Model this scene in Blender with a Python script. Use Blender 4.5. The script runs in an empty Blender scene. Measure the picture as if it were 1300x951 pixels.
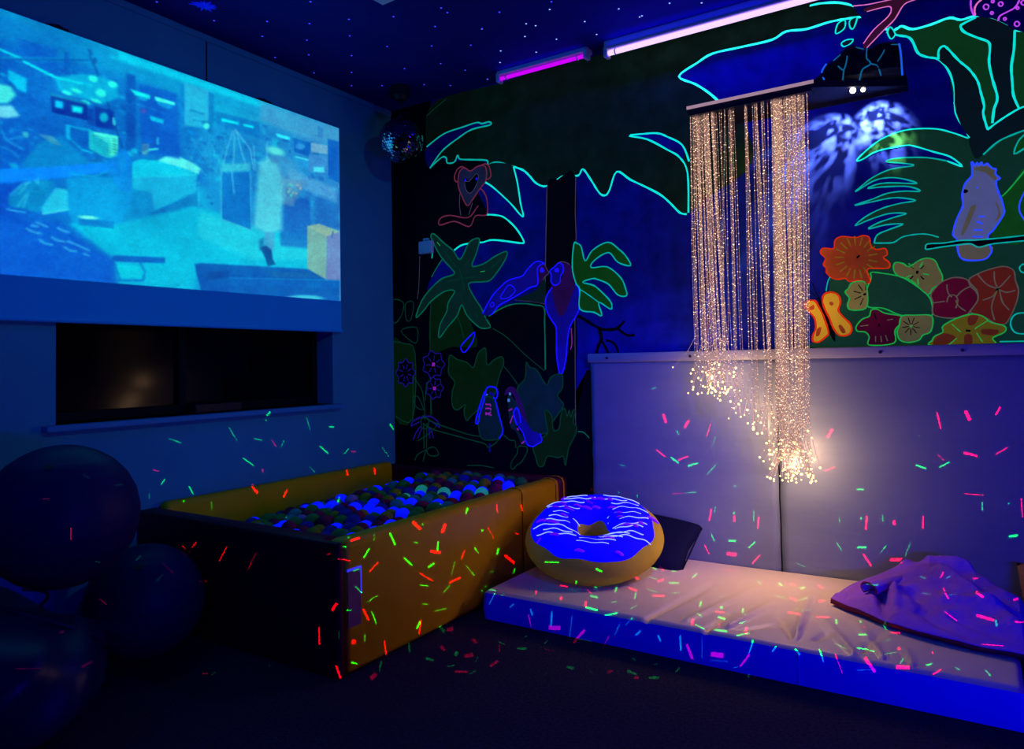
import bpy, bmesh, math, random
import numpy as np
from mathutils import Vector, Matrix
from mathutils.geometry import tessellate_polygon, delaunay_2d_cdt
random.seed(11)
SC = bpy.context.scene
COL = SC.collection

# ---------------------------------------------------------------- camera
F_PX, CX, CY = 919.7, 650.0, 430.0            # focal length and principal point, in 1300x951 pixels
yaw, pitch, roll = (math.radians(a) for a in (32.683, 1.967, -1.098))
_f = Vector((-math.sin(yaw)*math.cos(pitch), math.cos(yaw)*math.cos(pitch), math.sin(pitch)))
_r = _f.cross(Vector((0, 0, 1))).normalized(); _u = _r.cross(_f)
RIGHT = math.cos(roll)*_r + math.sin(roll)*_u
UP = -math.sin(roll)*_r + math.cos(roll)*_u
FWD = _f
CAM = Vector((3.3178, -3.6892, 1.15))
cd = bpy.data.cameras.new('camera'); cam = bpy.data.objects.new('camera', cd); COL.objects.link(cam)
cd.sensor_fit = 'HORIZONTAL'; cd.sensor_width = 36.0; cd.lens = F_PX/1300*36.0
cd.shift_x = 0.0; cd.shift_y = -(951/2-CY)/1300
cd.clip_start = 0.01; cd.clip_end = 60
cam.matrix_world = Matrix(((RIGHT.x, UP.x, -FWD.x, CAM.x), (RIGHT.y, UP.y, -FWD.y, CAM.y),
                           (RIGHT.z, UP.z, -FWD.z, CAM.z), (0, 0, 0, 1)))
SC.camera = cam

# ---------------------------------------------------------------- world, lights, exposure
w = bpy.data.worlds.new('world'); SC.world = w; w.use_nodes = True
w.node_tree.nodes['Background'].inputs[0].default_value = (0.02, 0.16, 0.6, 1)
w.node_tree.nodes['Background'].inputs[1].default_value = 0.003
SC.view_settings.view_transform = 'Standard'; SC.view_settings.look = 'None'
SC.view_settings.exposure = 0.0; SC.view_settings.gamma = 1.0
SC.view_settings.use_curve_mapping = False
SC.cycles.use_denoising = True
SC.cycles.use_light_tree = False
SC.cycles.max_bounces = 5; SC.cycles.diffuse_bounces = 3; SC.cycles.glossy_bounces = 3
SC.cycles.sample_clamp_indirect = 2.0; SC.cycles.caustics_reflective = False; SC.cycles.caustics_refractive = False

UV = (0.012, 0.0, 1.0)
WARM = (1.0, 0.56, 0.30)
def aim(o, target):
    d = Vector(target)-o.location
    o.rotation_euler = d.to_track_quat('-Z', 'Y').to_euler()
def lamp(name, kind, loc, power, color, target=None, **kw):
    ld = bpy.data.lights.new(name, kind); ld.energy = power; ld.color = color
    for k, v in kw.items(): setattr(ld, k, v)
    o = bpy.data.objects.new(name, ld); COL.objects.link(o); o.location = loc
    if target is not None: aim(o, target)
    return o
# black light tubes of the room behind and beside the camera
lamp('uv_light', 'AREA', (4.5, -2.7, 0.75), 36, UV, (2.6, -0.8, 0.15), shape='RECTANGLE', size=1.2, size_y=0.1)
lamp('uv_light', 'AREA', (1.3, -4.9, 2.2), 9, UV, (0.0, -2.2, 1.2), shape='RECTANGLE', size=1.2, size_y=0.1)
# ultraviolet spot on the ceiling, aimed past the doughnut cushion at the left end of the pads
lamp('uv_spot', 'SPOT', (3.9, -3.0, 2.8), 420, UV, (1.60, -0.1, 0.62), spot_size=math.radians(26), spot_blend=0.75, shadow_soft_size=0.06)
# light of the picture on the screen falling back into the room
lamp('screen_light', 'AREA', (0.09, -1.7, 2.1), 5, (0.02, 0.42, 1.0), (3, -1.7, 1.2), shape='RECTANGLE', size=2.2, size_y=1.0)
# spill of the video projector on the screen wall
lamp('projector_light', 'SPOT', (4.4, -2.6, 2.7), 85, (0.0, 0.36, 1.0), (0.0, -1.2, 1.55), spot_size=math.radians(52), spot_blend=1.0, shadow_soft_size=0.05)

LASER_R, LASER_G = 4600, 3300                    # laser star projectors (built at the end)

# ---------------------------------------------------------------- helpers
def ray(x, y): return FWD + RIGHT*((x-CX)/F_PX) - UP*((y-CY)/F_PX)
def P(x, y, axis, val):                       # where the sight line of a photo pixel meets the plane axis = val
    d = ray(x, y); return CAM + d*((val-CAM[axis])/d[axis])
def proj(p):
    d = Vector(p)-CAM; z = d.dot(FWD); return CX+F_PX*d.dot(RIGHT)/z, CY-F_PX*d.dot(UP)/z
def lin(c):
    return tuple(((v/255)/12.92 if v/255 <= 0.04045 else ((v/255+0.055)/1.055)**2.4) for v in c)

MATS = {}
def mat(name, color, rough=0.6, spec=0.3, emit=None, es=0.0, vary=0.0, scale=8.0, bump=0.0, bscale=40.0, metal=0.0, sample=False, trans=0.0, coat=0.0, stretch=(1,1,1)):
    if name in MATS: return MATS[name]
    m = bpy.data.materials.new(name); m.use_nodes = True; nt = m.node_tree; N = nt.nodes; b = N['Principled BSDF']
    b.inputs['Base Color'].default_value = (*color, 1); b.inputs['Roughness'].default_value = rough
    b.inputs['Specular IOR Level'].default_value = spec; b.inputs['Metallic'].default_value = metal
    b.inputs['Transmission Weight'].default_value = trans; b.inputs['Coat Weight'].default_value = coat
    if emit is not None:
        b.inputs['Emission Color'].default_value = (*emit, 1); b.inputs['Emission Strength'].default_value = es
        try: m.cycles.emission_sampling = 'AUTO' if sample else 'NONE'
        except Exception: pass
    if vary or bump:
        tc = N.new('ShaderNodeTexCoord'); mp = N.new('ShaderNodeMapping'); mp.inputs['Scale'].default_value = stretch
        nt.links.new(tc.outputs['Object'], mp.inputs['Vector'])
    if vary:
        n = N.new('ShaderNodeTexNoise'); n.inputs['Scale'].default_value = scale; n.inputs['Detail'].default_value = 5
        nt.links.new(mp.outputs['Vector'], n.inputs['Vector'])
        r = N.new('ShaderNodeMapRange'); r.inputs['From Min'].default_value = 0.3; r.inputs['From Max'].default_value = 0.7
        r.inputs['To Min'].default_value = 1-vary; r.inputs['To Max'].default_value = 1+vary
        nt.links.new(n.outputs['Fac'], r.inputs['Value'])
        mx = N.new('ShaderNodeVectorMath'); mx.operation = 'SCALE'; mx.inputs[0].default_value = color
        nt.links.new(r.outputs['Result'], mx.inputs['Scale']); nt.links.new(mx.outputs['Vector'], b.inputs['Base Color'])
    if bump:
        n2 = N.new('ShaderNodeTexNoise'); n2.inputs['Scale'].default_value = bscale; n2.inputs['Detail'].default_value = 4
        nt.links.new(mp.outputs['Vector'], n2.inputs['Vector'])
        bp = N.new('ShaderNodeBump'); bp.inputs['Strength'].default_value = bump; bp.inputs['Distance'].default_value = 0.02
        nt.links.new(n2.outputs['Fac'], bp.inputs['Height']); nt.links.new(bp.outputs['Normal'], b.inputs['Normal'])
    MATS[name] = m; return m

LOC = {}                                       # world place of each root, so that children can be built in world metres
class G:                                       # collects geometry in world metres
    def __init__(s): s.v = []; s.f = []; s.m = []
    def add(s, v, f, m=0):
        o = len(s.v); s.v += [tuple(p) for p in v]; s.f += [tuple(i+o for i in q) for q in f]; s.m += [m]*len(f); return s
    def box(s, a, b, bev=0.0, seg=2, m=0, mtx=None):
        bm = bmesh.new(); bmesh.ops.create_cube(bm, size=1)
        for v in bm.verts: v.co = Vector([(a[i]+b[i])/2+v.co[i]*(b[i]-a[i]) for i in range(3)])
        if bev: bmesh.ops.bevel(bm, geom=bm.edges[:], offset=bev, segments=seg, profile=0.5, affect='EDGES')
        if mtx is not None: bm.transform(mtx)
        bm.verts.index_update(); s.add([v.co[:] for v in bm.verts], [[v.index for v in f.verts] for f in bm.faces], m); bm.free(); return s
    def tube(s, path, r, n=8, m=0, cap=True):
        path = [Vector(p) for p in path]; k = len(path); rr = r if hasattr(r, '__len__') else [r]*k; v = []; f = []
        t0 = (path[1]-path[0]).normalized(); a = t0.orthogonal().normalized()
        for i, p in enumerate(path):
            t = (path[min(i+1, k-1)]-path[max(i-1, 0)]).normalized(); a = (a-t*a.dot(t)).normalized(); b = t.cross(a)
            v += [p+(a*math.cos(2*math.pi*j/n)+b*math.sin(2*math.pi*j/n))*rr[i] for j in range(n)]
        for i in range(k-1):
            for j in range(n): f.append((i*n+j, i*n+(j+1) % n, (i+1)*n+(j+1) % n, (i+1)*n+j))
        if cap: f += [tuple(range(n))[::-1], tuple((k-1)*n+j for j in range(n))]
        return s.add(v, f, m)
    def ball(s, c, r, nu=16, nv=10, m=0, sq=(1, 1, 1)):
        v = [(c[0], c[1], c[2]+r*sq[2])]; f = []
        for i in range(1, nv):
            th = math.pi*i/nv
            v += [(c[0]+r*sq[0]*math.sin(th)*math.cos(2*math.pi*j/nu), c[1]+r*sq[1]*math.sin(th)*math.sin(2*math.pi*j/nu), c[2]+r*sq[2]*math.cos(th)) for j in range(nu)]
        v.append((c[0], c[1], c[2]-r*sq[2])); e = len(v)-1
        for j in range(nu):
            f.append((0, 1+j, 1+(j+1) % nu)); f.append((e, 1+(nv-2)*nu+(j+1) % nu, 1+(nv-2)*nu+j))
        for i in range(nv-2):
            for j in range(nu):
                a = 1+i*nu; f.append((a+j, a+nu+j, a+nu+(j+1) % nu, a+(j+1) % nu))
        return s.add(v, f, m)
    def octa(s, c, r, m=0):
        v = [(c[0]+r, c[1], c[2]), (c[0]-r, c[1], c[2]), (c[0], c[1]+r, c[2]), (c[0], c[1]-r, c[2]), (c[0], c[1], c[2]+r), (c[0], c[1], c[2]-r)]
        return s.add(v, [(4, 0, 2), (4, 2, 1), (4, 1, 3), (4, 3, 0), (5, 2, 0), (5, 1, 2), (5, 3, 1), (5, 0, 3)], m)
    def build(s, name, mats, parent=None, smooth=False, origin=None):
        me = bpy.data.meshes.new(name)
        if parent is not None: o0 = LOC[parent.name]
        elif origin is not None: o0 = Vector(origin)
        else:
            A = np.array(s.v); o0 = Vector(((A[:, 0].min()+A[:, 0].max())/2, (A[:, 1].min()+A[:, 1].max())/2, A[:, 2].min()))
        me.from_pydata([tuple(Vector(p)-o0) for p in s.v], [], s.f)
        for q in (mats if isinstance(mats, (list, tuple)) else [mats]): me.materials.append(q)
        if len(me.materials) > 1: me.polygons.foreach_set('material_index', s.m)
        if smooth: me.polygons.foreach_set('use_smooth', [True]*len(me.polygons))
        me.update()
        o = bpy.data.objects.new(name, me); COL.objects.link(o)
        if parent is not None: o.parent = parent
        else: o.location = o0
        LOC[o.name] = o0; return o
def tag(o, label=None, cat=None, group=None, kind=None):
    if label: o['label'] = label
    if cat: o['category'] = cat
    if group: o['group'] = group
    if kind: o['kind'] = kind
    return o
def thing(name, loc, label, cat, group=None):
    o = bpy.data.objects.new(name, None); COL.objects.link(o); o.location = loc; o.empty_display_size = 0.1
    LOC[o.name] = Vector(loc); return tag(o, label, cat, group)
def smooth_line(pts, closed=False, n=4):
    pts = [Vector(p) for p in pts]; k = len(pts); out = []
    for i in range(k if closed else k-1):
        g = (lambda j: pts[j % k]) if closed else (lambda j: pts[min(max(j, 0), k-1)])
        a, b, c, d = g(i-1), g(i), g(i+1), g(i+2)
        for q in range(n):
            t = q/n
            out.append(0.5*((2*b)+(c-a)*t+(2*a-5*b+4*c-d)*t*t+(3*b-a-3*c+d)*t**3))
    if not closed: out.append(pts[-1])
    return out
def autosmooth(o, deg=35):
    me = o.data
    me.polygons.foreach_set('use_smooth', [True]*len(me.polygons))
    try: me.set_sharp_from_angle(angle=math.radians(deg))
    except Exception: pass
    return o
CEIL = 2.888
# ================================================================ the setting
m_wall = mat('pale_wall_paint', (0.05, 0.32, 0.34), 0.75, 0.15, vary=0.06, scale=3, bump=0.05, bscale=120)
m_ceil = mat('night_sky_ceiling', (0.006, 0.008, 0.16), 0.9, 0.1, vary=0.25, scale=1.2)
m_carpet = mat('navy_carpet', (0.034, 0.030, 0.045), 0.95, 0.05, vary=0.4, scale=90, bump=0.5, bscale=260)
m_mural_base = mat('mural_dark_base', (0.002, 0.003, 0.006), 0.8, 0.15, vary=0.3, scale=6)
m_white = mat('white_plastic', (0.6, 0.62, 0.66), 0.4, 0.4)
m_dark = mat('black_plastic', (0.008, 0.008, 0.01), 0.5, 0.3)
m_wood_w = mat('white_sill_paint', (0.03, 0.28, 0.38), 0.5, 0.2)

tag(G().box((-0.3, -6.0, -0.1), (6.0, 0.25, 0.0)).build('floor', m_carpet), kind='structure')
tag(G().box((-0.3, -6.0, CEIL), (6.0, 0.25, CEIL+0.1)).build('ceiling', m_ceil), kind='structure')
wr = tag(G().box((0.0, 0.0, 0.0), (6.0, 0.25, CEIL)).build('wall_right', m_mural_base), kind='structure')
WY0, WY1, WZ0, WZ1 = -2.135, -0.553, 0.925, 1.62       # window opening in the left wall
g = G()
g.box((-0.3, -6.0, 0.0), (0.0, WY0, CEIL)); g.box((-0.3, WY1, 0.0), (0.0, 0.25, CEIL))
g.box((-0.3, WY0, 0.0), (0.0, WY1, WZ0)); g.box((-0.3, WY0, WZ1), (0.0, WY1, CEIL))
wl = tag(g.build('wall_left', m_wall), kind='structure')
# joint between two wall boards above the screen, and the cover strip under the ceiling
ys = P(262, 70, 0, 0.0).y
G().box((-0.001, ys-0.004, 2.64), (0.0015, ys+0.004, CEIL-0.03)).build('board_joint', m_dark, wl)
G().box((0.0, -6.0, CEIL-0.035), (0.012, -0.005, CEIL-0.0005), 0.003, 1).build('cover_strip', m_wall, wl)
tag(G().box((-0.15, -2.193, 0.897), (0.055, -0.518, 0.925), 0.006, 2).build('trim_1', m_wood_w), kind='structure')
m_frame = mat('black_window_frame', (0.004, 0.004, 0.006), 0.6, 0.1)
m_glass = mat('dark_window_glass', (0.002, 0.003, 0.003), 0.12, 0.08)
win = tag(G().box((-0.20, WY0, WZ0), (-0.137, WY0+0.04, WZ1)).box((-0.20, WY1-0.04, WZ0), (-0.137, WY1, WZ1))
          .box((-0.20, WY0+0.04, WZ0), (-0.137, WY1-0.04, WZ0+0.045)).box((-0.20, WY0+0.04, WZ1-0.04), (-0.137, WY1-0.04, WZ1))
          .build('window_1', m_frame), kind='structure')
G().box((-0.175, WY0+0.04, WZ0+0.045), (-0.165, WY1-0.04, WZ1-0.04)).build('pane', m_glass, win)
yb = P(232, 470, 0, -0.137).y
G().box((-0.19, yb-0.02, WZ0+0.045), (-0.14, yb+0.02, WZ1-0.04)).build('mullion', m_frame, win)
# a low dark box standing on the sill
a = P(244, 512, 0, -0.08); b = P(303, 512, 0, -0.08)
tag(G().box((-0.12, a.y, 0.9255), (-0.05, b.y, 0.972), 0.004, 1).build('storage_box', m_dark), 'low black box lying on the window sill below the screen', 'box')

# ---------------------------------------------------------------- stars of the ceiling
m_star = mat('star_fibre', (0.1, 0.1, 0.3), emit=(0.03, 0.04, 1.0), es=1.1)
m_star2 = mat('bright_star_fibre', (0.2, 0.2, 0.4), emit=(0.25, 0.35, 1.0), es=1.6)
S1 = [(212,77),(411,80),(393,136),(255,153),(441,215),(560,150),(570,88),(574,6),(567,205),(587,273),(718,72),(721,134),(728,208),(728,271),(728,321),(842,321),(861,174),(885,62),(926,257),(1000,317),(1041,99),(1087,47),(1028,172),(1062,238),(1098,320),(1154,263),(1175,169),(1217,107),(1237,296),(1282,45)]
S2 = [(135,61),(388,47),(317,129),(263,183),(422,197),(564,108),(735,44),(840,85),(624,173),(141,256),(138,314),(320,262),(75,398),(47,145),(1152,14)]
stars = [(200+x/2.9545, y/2.9545, 0) for x, y in S1]+[(600+x/3.963, y/3.963, 1) for x, y in S2]
stars += [(199, 2.3, 0), (394, 2, 0), (815, 20, 1), (850, 4, 1), (700, 2, 0), (560, 10, 0), (668, 30, 1)]
cl = bpy.data.objects['ceiling']
for x, y, k in stars:
    p = P(x, y, 2, CEIL)
    if p.y > -0.03 or p.x < 0.03: continue
    G().ball((p.x, p.y, CEIL), 0.0055 if k == 0 else 0.0048, 8, 4, sq=(1, 1, 0.6)).build('star_light', m_star2 if k else m_star, cl)
# spiky blue star ornament
c = P(259, 7, 2, CEIL-0.012); g = G()
for k in range(13):
    an = 2*math.pi*k/13+random.uniform(-0.15, 0.15); L = random.uniform(0.04, 0.068)
    d = Vector((math.cos(an), math.sin(an), 0)); n = Vector((-d.y, d.x, 0))*0.007
    g.tube([c, c+d*L*0.5, c+d*L], [0.007, 0.006, 0.0015], 5)
g.ball((c.x, c.y, c.z), 0.012, 8, 6)
tag(g.build('star_ornament', mat('blue_ornament', (0.02, 0.03, 0.6), emit=(0, 0.01, 1), es=0.35)), 'spiky blue star ornament fixed on the dark ceiling above the screen', 'ornament')
# pale panel on the ceiling, only its corner in view
c = P(486, 6.5, 2, CEIL-0.03)
t = thing('ceiling_panel', (c.x+0.25, c.y-0.25, CEIL), 'pale square ceiling panel showing one corner at the top edge', 'ceiling panel')
v1 = (P(474, 0, 2, CEIL-0.03)-c).normalized(); v2 = Vector((v1.y, -v1.x, 0)) if (P(503, 0, 2, CEIL-0.03)-c).dot(Vector((v1.y, -v1.x, 0))) > 0 else Vector((-v1.y, v1.x, 0))
def quadbox(c, v1, v2, s, z0, z1, i=0.0):
    q = [c+v1*i+v2*i, c+v1*(s-i)+v2*i, c+v1*(s-i)+v2*(s-i), c+v1*i+v2*(s-i)]
    return [(p.x, p.y, z0) for p in q]+[(p.x, p.y, z1) for p in q], [(0, 3, 2, 1), (4, 5, 6, 7), (0, 1, 5, 4), (1, 2, 6, 5), (2, 3, 7, 6), (3, 0, 4, 7)]
G().add(*quadbox(c, v1, v2, 0.6, CEIL-0.03, CEIL)).build('frame', m_white, t)
G().add(*quadbox(c, v1, v2, 0.6, CEIL-0.034, CEIL-0.028, 0.05)).build('panel', m_wall, t)

# ---------------------------------------------------------------- black light tubes over the mural
m_fix = mat('white_enamel', (0.5, 0.52, 0.6), 0.35, 0.4)
m_cap = mat('pale_lamp_holder', (0.6, 0.62, 0.7), 0.4, 0.4)
m_t1 = mat('violet_tube_glow', (0.1, 0.0, 0.3), emit=(0.62, 0.0, 1.0), es=1.0)
m_t2 = mat('lilac_tube_glow', (0.4, 0.3, 0.6), emit=(0.86, 0.62, 1.0), es=1.15)
m_refl = mat('tube_reflector', (0.55, 0.45, 0.8), 0.25, 0.5, emit=(0.25, 0.12, 1.0), es=0.45)
TY = -0.13                                      # the tubes' distance from the mural wall
def uv_fixture(x0, x1, zc, mt, label, refl, power):
    t = thing('black_light_fixture', ((x0+x1)/2, TY, zc+0.09), label, 'light', 'black light fixtures above the mural')
    G().box((x0, TY-0.018, zc+0.018), (x1, TY+0.055, CEIL), 0.006, 2).build('housing', m_fix, t)
    for x in (x0, x1-0.022):
        G().box((x, TY-0.024, zc-0.022), (x+0.022, TY+0.028, zc+0.03), 0.004, 2).build('end_cap', m_cap, t)
    autosmooth(G().tube([(x0+0.022, TY, zc), (x1-0.022, TY, zc)], 0.0135 if refl else 0.0105, 14).build('tube', mt, t))
    for x in (x0+0.06, x1-0.07):
        G().tube([(x, TY, zc), (x+0.006, TY, zc)], 0.0155, 12).build('tube_ring', m_cap, t)
    if refl: G().box((x0+0.03, TY-0.014, zc+0.0145), (x1-0.03, TY+0.046, zc+0.0178)).build('reflector', m_refl, t)
    # the light the tube throws
    lamp('black_light', 'AREA', ((x0+x1)/2, TY, zc-0.025), power, UV, ((x0+x1)/2, TY-0.75, zc-1.0), shape='RECTANGLE', size=x1-x0-0.06, size_y=0.04)
    lamp('black_light', 'AREA', ((x0+x1)/2, TY-0.03, zc+0.02), power*0.10, UV, ((x0+x1)/2, -1.0, zc+0.8), shape='RECTANGLE', size=x1-x0-0.06, size_y=0.03)
_a, _b = P(632, 101, 1, TY), P(747, 70, 1, TY)
uv_fixture(_a.x, _b.x, (_a.z+_b.z)/2, m_t1, 'short violet black light tube on the wall beside the mirror ball', False, 1.2)
_a = P(768, 69, 1, TY)
uv_fixture(_a.x, _a.x+1.22, P(850, 47, 1, TY).z, m_t2, 'long glaring lilac black light tube above the fibre curtain', True, 8.0)
# small white switch box on the mural
c = P(540.5, 313, 1, 0)
sw = thing('switch_box', (c.x, -0.012, c.z-0.03), 'small pale switch box on the dark mural left of the green star plant', 'switch')
a, b = P(532.5, 323, 1, -0.02), P(548.5, 305, 1, -0.02)
G().box((a.x, -0.03, a.z), (b.x, 0, b.z), 0.004, 2).build('housing', m_white, sw)
a, b = P(537, 306, 1, -0.02), P(543, 302, 1, -0.02)
G().box((a.x, -0.024, a.z), (b.x, 0, b.z), 0.003, 1).build('cap', m_white, sw)
# ================================================================ the mural on wall_right (flat paint, a few tenths of a millimetre thick)
mural = thing('jungle_mural', (1.8, 0.0, 1.2), 'dark jungle mural with glowing outlines covering the long wall', 'mural')
def tr(pts, ox, oy, s): return [(ox+x/s, oy+y/s) for x, y in pts]
LAY = [0]
def paint(name, shapes, label=None, lines=()):
    # shapes: (material, photo points); lines: (material, width in photo pixels, closed, photo points)
    LAY[0] += 1; y0 = -0.0006-0.00011*LAY[0]
    root = None
    if shapes:
        g = G(); ms = []
        for k, (m, pts) in enumerate(shapes):
            if m not in ms: ms.append(m)
            sm = smooth_line([(x, y, 0) for x, y in pts], True, 3)
            q = [P(p.x, p.y, 1, 0) for p in sm]; q = [Vector((p.x, y0-0.00001*k, max(min(p.z, CEIL-0.001), 0.002))) for p in q]
            tri = tessellate_polygon([[Vector((p.x, p.z, 0)) for p in q]])
            f = []
            for a, b, c in tri:
                cr = (q[b]-q[a]).cross(q[c]-q[a])
                f.append((a, b, c) if cr.y < 0 else (a, c, b))
            g.add(q, f, ms.index(m))
        root = g.build(name, ms, mural)
        if label: root['label'] = label
    if lines:
        g = G(); ms = []; y1 = y0-0.00008
        for m, w, closed, pts in lines:
            if m not in ms: ms.append(m)
            sm = smooth_line([(x, y, 0) for x, y in pts], closed, 4); k = len(sm); L = []; R = []
            q = [P(p.x, p.y, 1, 0) for p in sm]
            for i in range(k):
                a = q[(i-1) % k] if closed or i > 0 else q[i]; b = q[(i+1) % k] if closed or i < k-1 else q[i]
                t = b-a; t.y = 0
                if t.length < 1e-7: t = Vector((1, 0, 0))
                t.normalize(); n = Vector((-t.z, 0, t.x))
                dep = (q[i]-CAM).dot(FWD); hw = 0.43*w*dep/F_PX*random.uniform(0.8, 1.2)
                for arr, sg in ((L, 1), (R, -1)):
                    p = q[i]+n*hw*sg; arr.append(Vector((p.x, y1, min(p.z, CEIL-0.001))))
            v = L+R; f = []
            for i in range(k if closed else k-1):
                j = (i+1) % k
                a, b, c, d = i, j, k+j, k+i
                cr = (v[b]-v[a]).cross(v[d]-v[a])
                f.append((a, b, c, d) if cr.y < 0 else (a, d, c, b))
            g.add(v, f, ms.index(m))
        o = g.build('outline' if root else name, ms, mural)
        if len(lines) > 1: o['kind'] = 'stuff'
        if root:
            o.parent = root; LOC[root.name] = LOC[mural.name]
    return root
# fluorescent outline paints glow, in tiers that copy the falloff of the black light
def glow(name, c, s=1.0): return mat(name, tuple(v*0.5 for v in lin(c)), 0.8, 0.1, emit=lin(c), es=s)
K_cy = glow('cyan_glow_paint', (10, 225, 205)); K_cw = glow('pale_cyan_glow_paint', (40, 250, 235), 1.1)
K_tl = glow('falloff_teal_glow_paint', (0, 160, 145)); K_tg = glow('falloff_green_teal_paint', (0, 88, 68)); K_dg = glow('falloff_green_glow_paint', (0, 46, 33))  # dimmer tiers: weaker black light away from the tubes, set in the colour
K_gr = glow('green_glow_paint', (20, 150, 60)); K_bl = glow('blue_glow_paint', (18, 14, 245)); K_bv = glow('violet_blue_glow_paint', (22, 12, 105))
K_lb = glow('light_blue_glow_paint', (40, 70, 255)); K_pk = glow('pink_glow_paint', (225, 110, 185)); K_pv = glow('pink_violet_glow_paint', (190, 70, 230))
K_mk = glow('dull_rose_glow_paint', (95, 34, 58)); K_mg = glow('magenta_glow_paint', (125, 25, 150)); K_mv = glow('dull_mauve_glow_paint', (52, 46, 72))
K_or = glow('red_orange_glow_paint', (190, 40, 5)); K_lc = glow('eye_glow_paint', (60, 110, 190))
def body(name, c, k=1.0, es=0.0, vary=0.35): return mat(name, tuple(min(0.9, v*k) for v in c), 0.8, 0.12, emit=c if es else None, es=es, vary=vary, scale=9)  # es adds a faint glow to a body paint, in place of light on it
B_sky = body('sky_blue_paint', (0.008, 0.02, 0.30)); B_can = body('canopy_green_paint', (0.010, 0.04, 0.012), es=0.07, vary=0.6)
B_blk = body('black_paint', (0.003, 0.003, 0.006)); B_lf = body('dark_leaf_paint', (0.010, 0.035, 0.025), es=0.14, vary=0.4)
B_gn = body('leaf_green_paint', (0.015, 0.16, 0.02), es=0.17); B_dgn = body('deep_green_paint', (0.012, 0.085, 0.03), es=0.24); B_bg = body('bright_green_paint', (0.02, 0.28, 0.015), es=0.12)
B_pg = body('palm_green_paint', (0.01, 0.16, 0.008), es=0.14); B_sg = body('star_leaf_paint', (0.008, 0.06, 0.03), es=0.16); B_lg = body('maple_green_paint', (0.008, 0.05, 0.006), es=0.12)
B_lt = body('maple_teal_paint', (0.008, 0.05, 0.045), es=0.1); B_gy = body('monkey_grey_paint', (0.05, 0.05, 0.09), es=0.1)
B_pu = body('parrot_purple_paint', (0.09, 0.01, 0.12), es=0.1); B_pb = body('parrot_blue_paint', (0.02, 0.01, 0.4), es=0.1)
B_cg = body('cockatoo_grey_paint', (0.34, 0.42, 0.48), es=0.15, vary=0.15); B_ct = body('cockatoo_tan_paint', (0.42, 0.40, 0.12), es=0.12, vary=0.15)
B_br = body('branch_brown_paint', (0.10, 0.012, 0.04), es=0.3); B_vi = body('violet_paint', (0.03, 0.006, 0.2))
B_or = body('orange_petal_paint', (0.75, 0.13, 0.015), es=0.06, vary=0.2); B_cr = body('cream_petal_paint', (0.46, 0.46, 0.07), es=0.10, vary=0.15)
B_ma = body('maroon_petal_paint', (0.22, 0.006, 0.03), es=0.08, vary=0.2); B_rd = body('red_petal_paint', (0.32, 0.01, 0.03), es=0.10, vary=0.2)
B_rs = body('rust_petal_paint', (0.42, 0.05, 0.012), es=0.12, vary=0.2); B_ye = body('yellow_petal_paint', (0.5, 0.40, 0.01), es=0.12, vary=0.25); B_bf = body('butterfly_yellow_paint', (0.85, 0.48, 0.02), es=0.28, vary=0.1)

# sky
paint('painted_sky', [(B_sky, [(541,60),(900,-60),(1330,-60),(1330,470),(1030,470),(745,470),(745,600),(731,600),(700,400),(498,420),(498,140)])], 'deep blue painted sky')
# dark ground of the left part
paint('painted_undergrowth', [(B_blk, [(498,130),(545,118),(543,150),(541,186),(546,213),(560,200),(568,206),(600,203),(619,209),(612,229),(606,240),(612,255),(618,272),(606,300),(587,311),(570,322),(556,338),(548,352),(546,375),(600,398),(655,384),(692,385),(731,385),(731,540),(748,549),(748,640),(498,640)]),
      (B_lg, [(499,434),(512,437),(527,448),(524,532),(500,527)]), (B_lg, [(547,383),(560,370),(585,370),(598,410),(606,440),(575,440),(547,445)])], None,
      [(K_dg, 1.4, False, [(499,434),(512,436),(527,448),(524,532),(500,527)]), (K_dg, 1.3, False, [(547,384),(546,445),(547,530)]), (K_dg, 1.4, True, [(498,382),(512,384),(510,400),(500,410)]),
       (K_dg, 1.3, True, [(515,386),(525,384),(522,405),(516,406)]), (K_dg, 1.3, True, [(509,420),(529,416),(528,436)]), (K_dg, 1.2, False, [(593,591),(610,591),(627,594)]), (K_dg, 1.3, False, [(719,600),(726,594),(733,592)]), (K_dg,1.2,False,[(530,560),(548,548),(557,536)]), (K_mv,1.0,False,[(533,325),(532,360),(530,380)]), (K_tg, 1.5, False, [(734,548),(741,549),(748,556)])])
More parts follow.
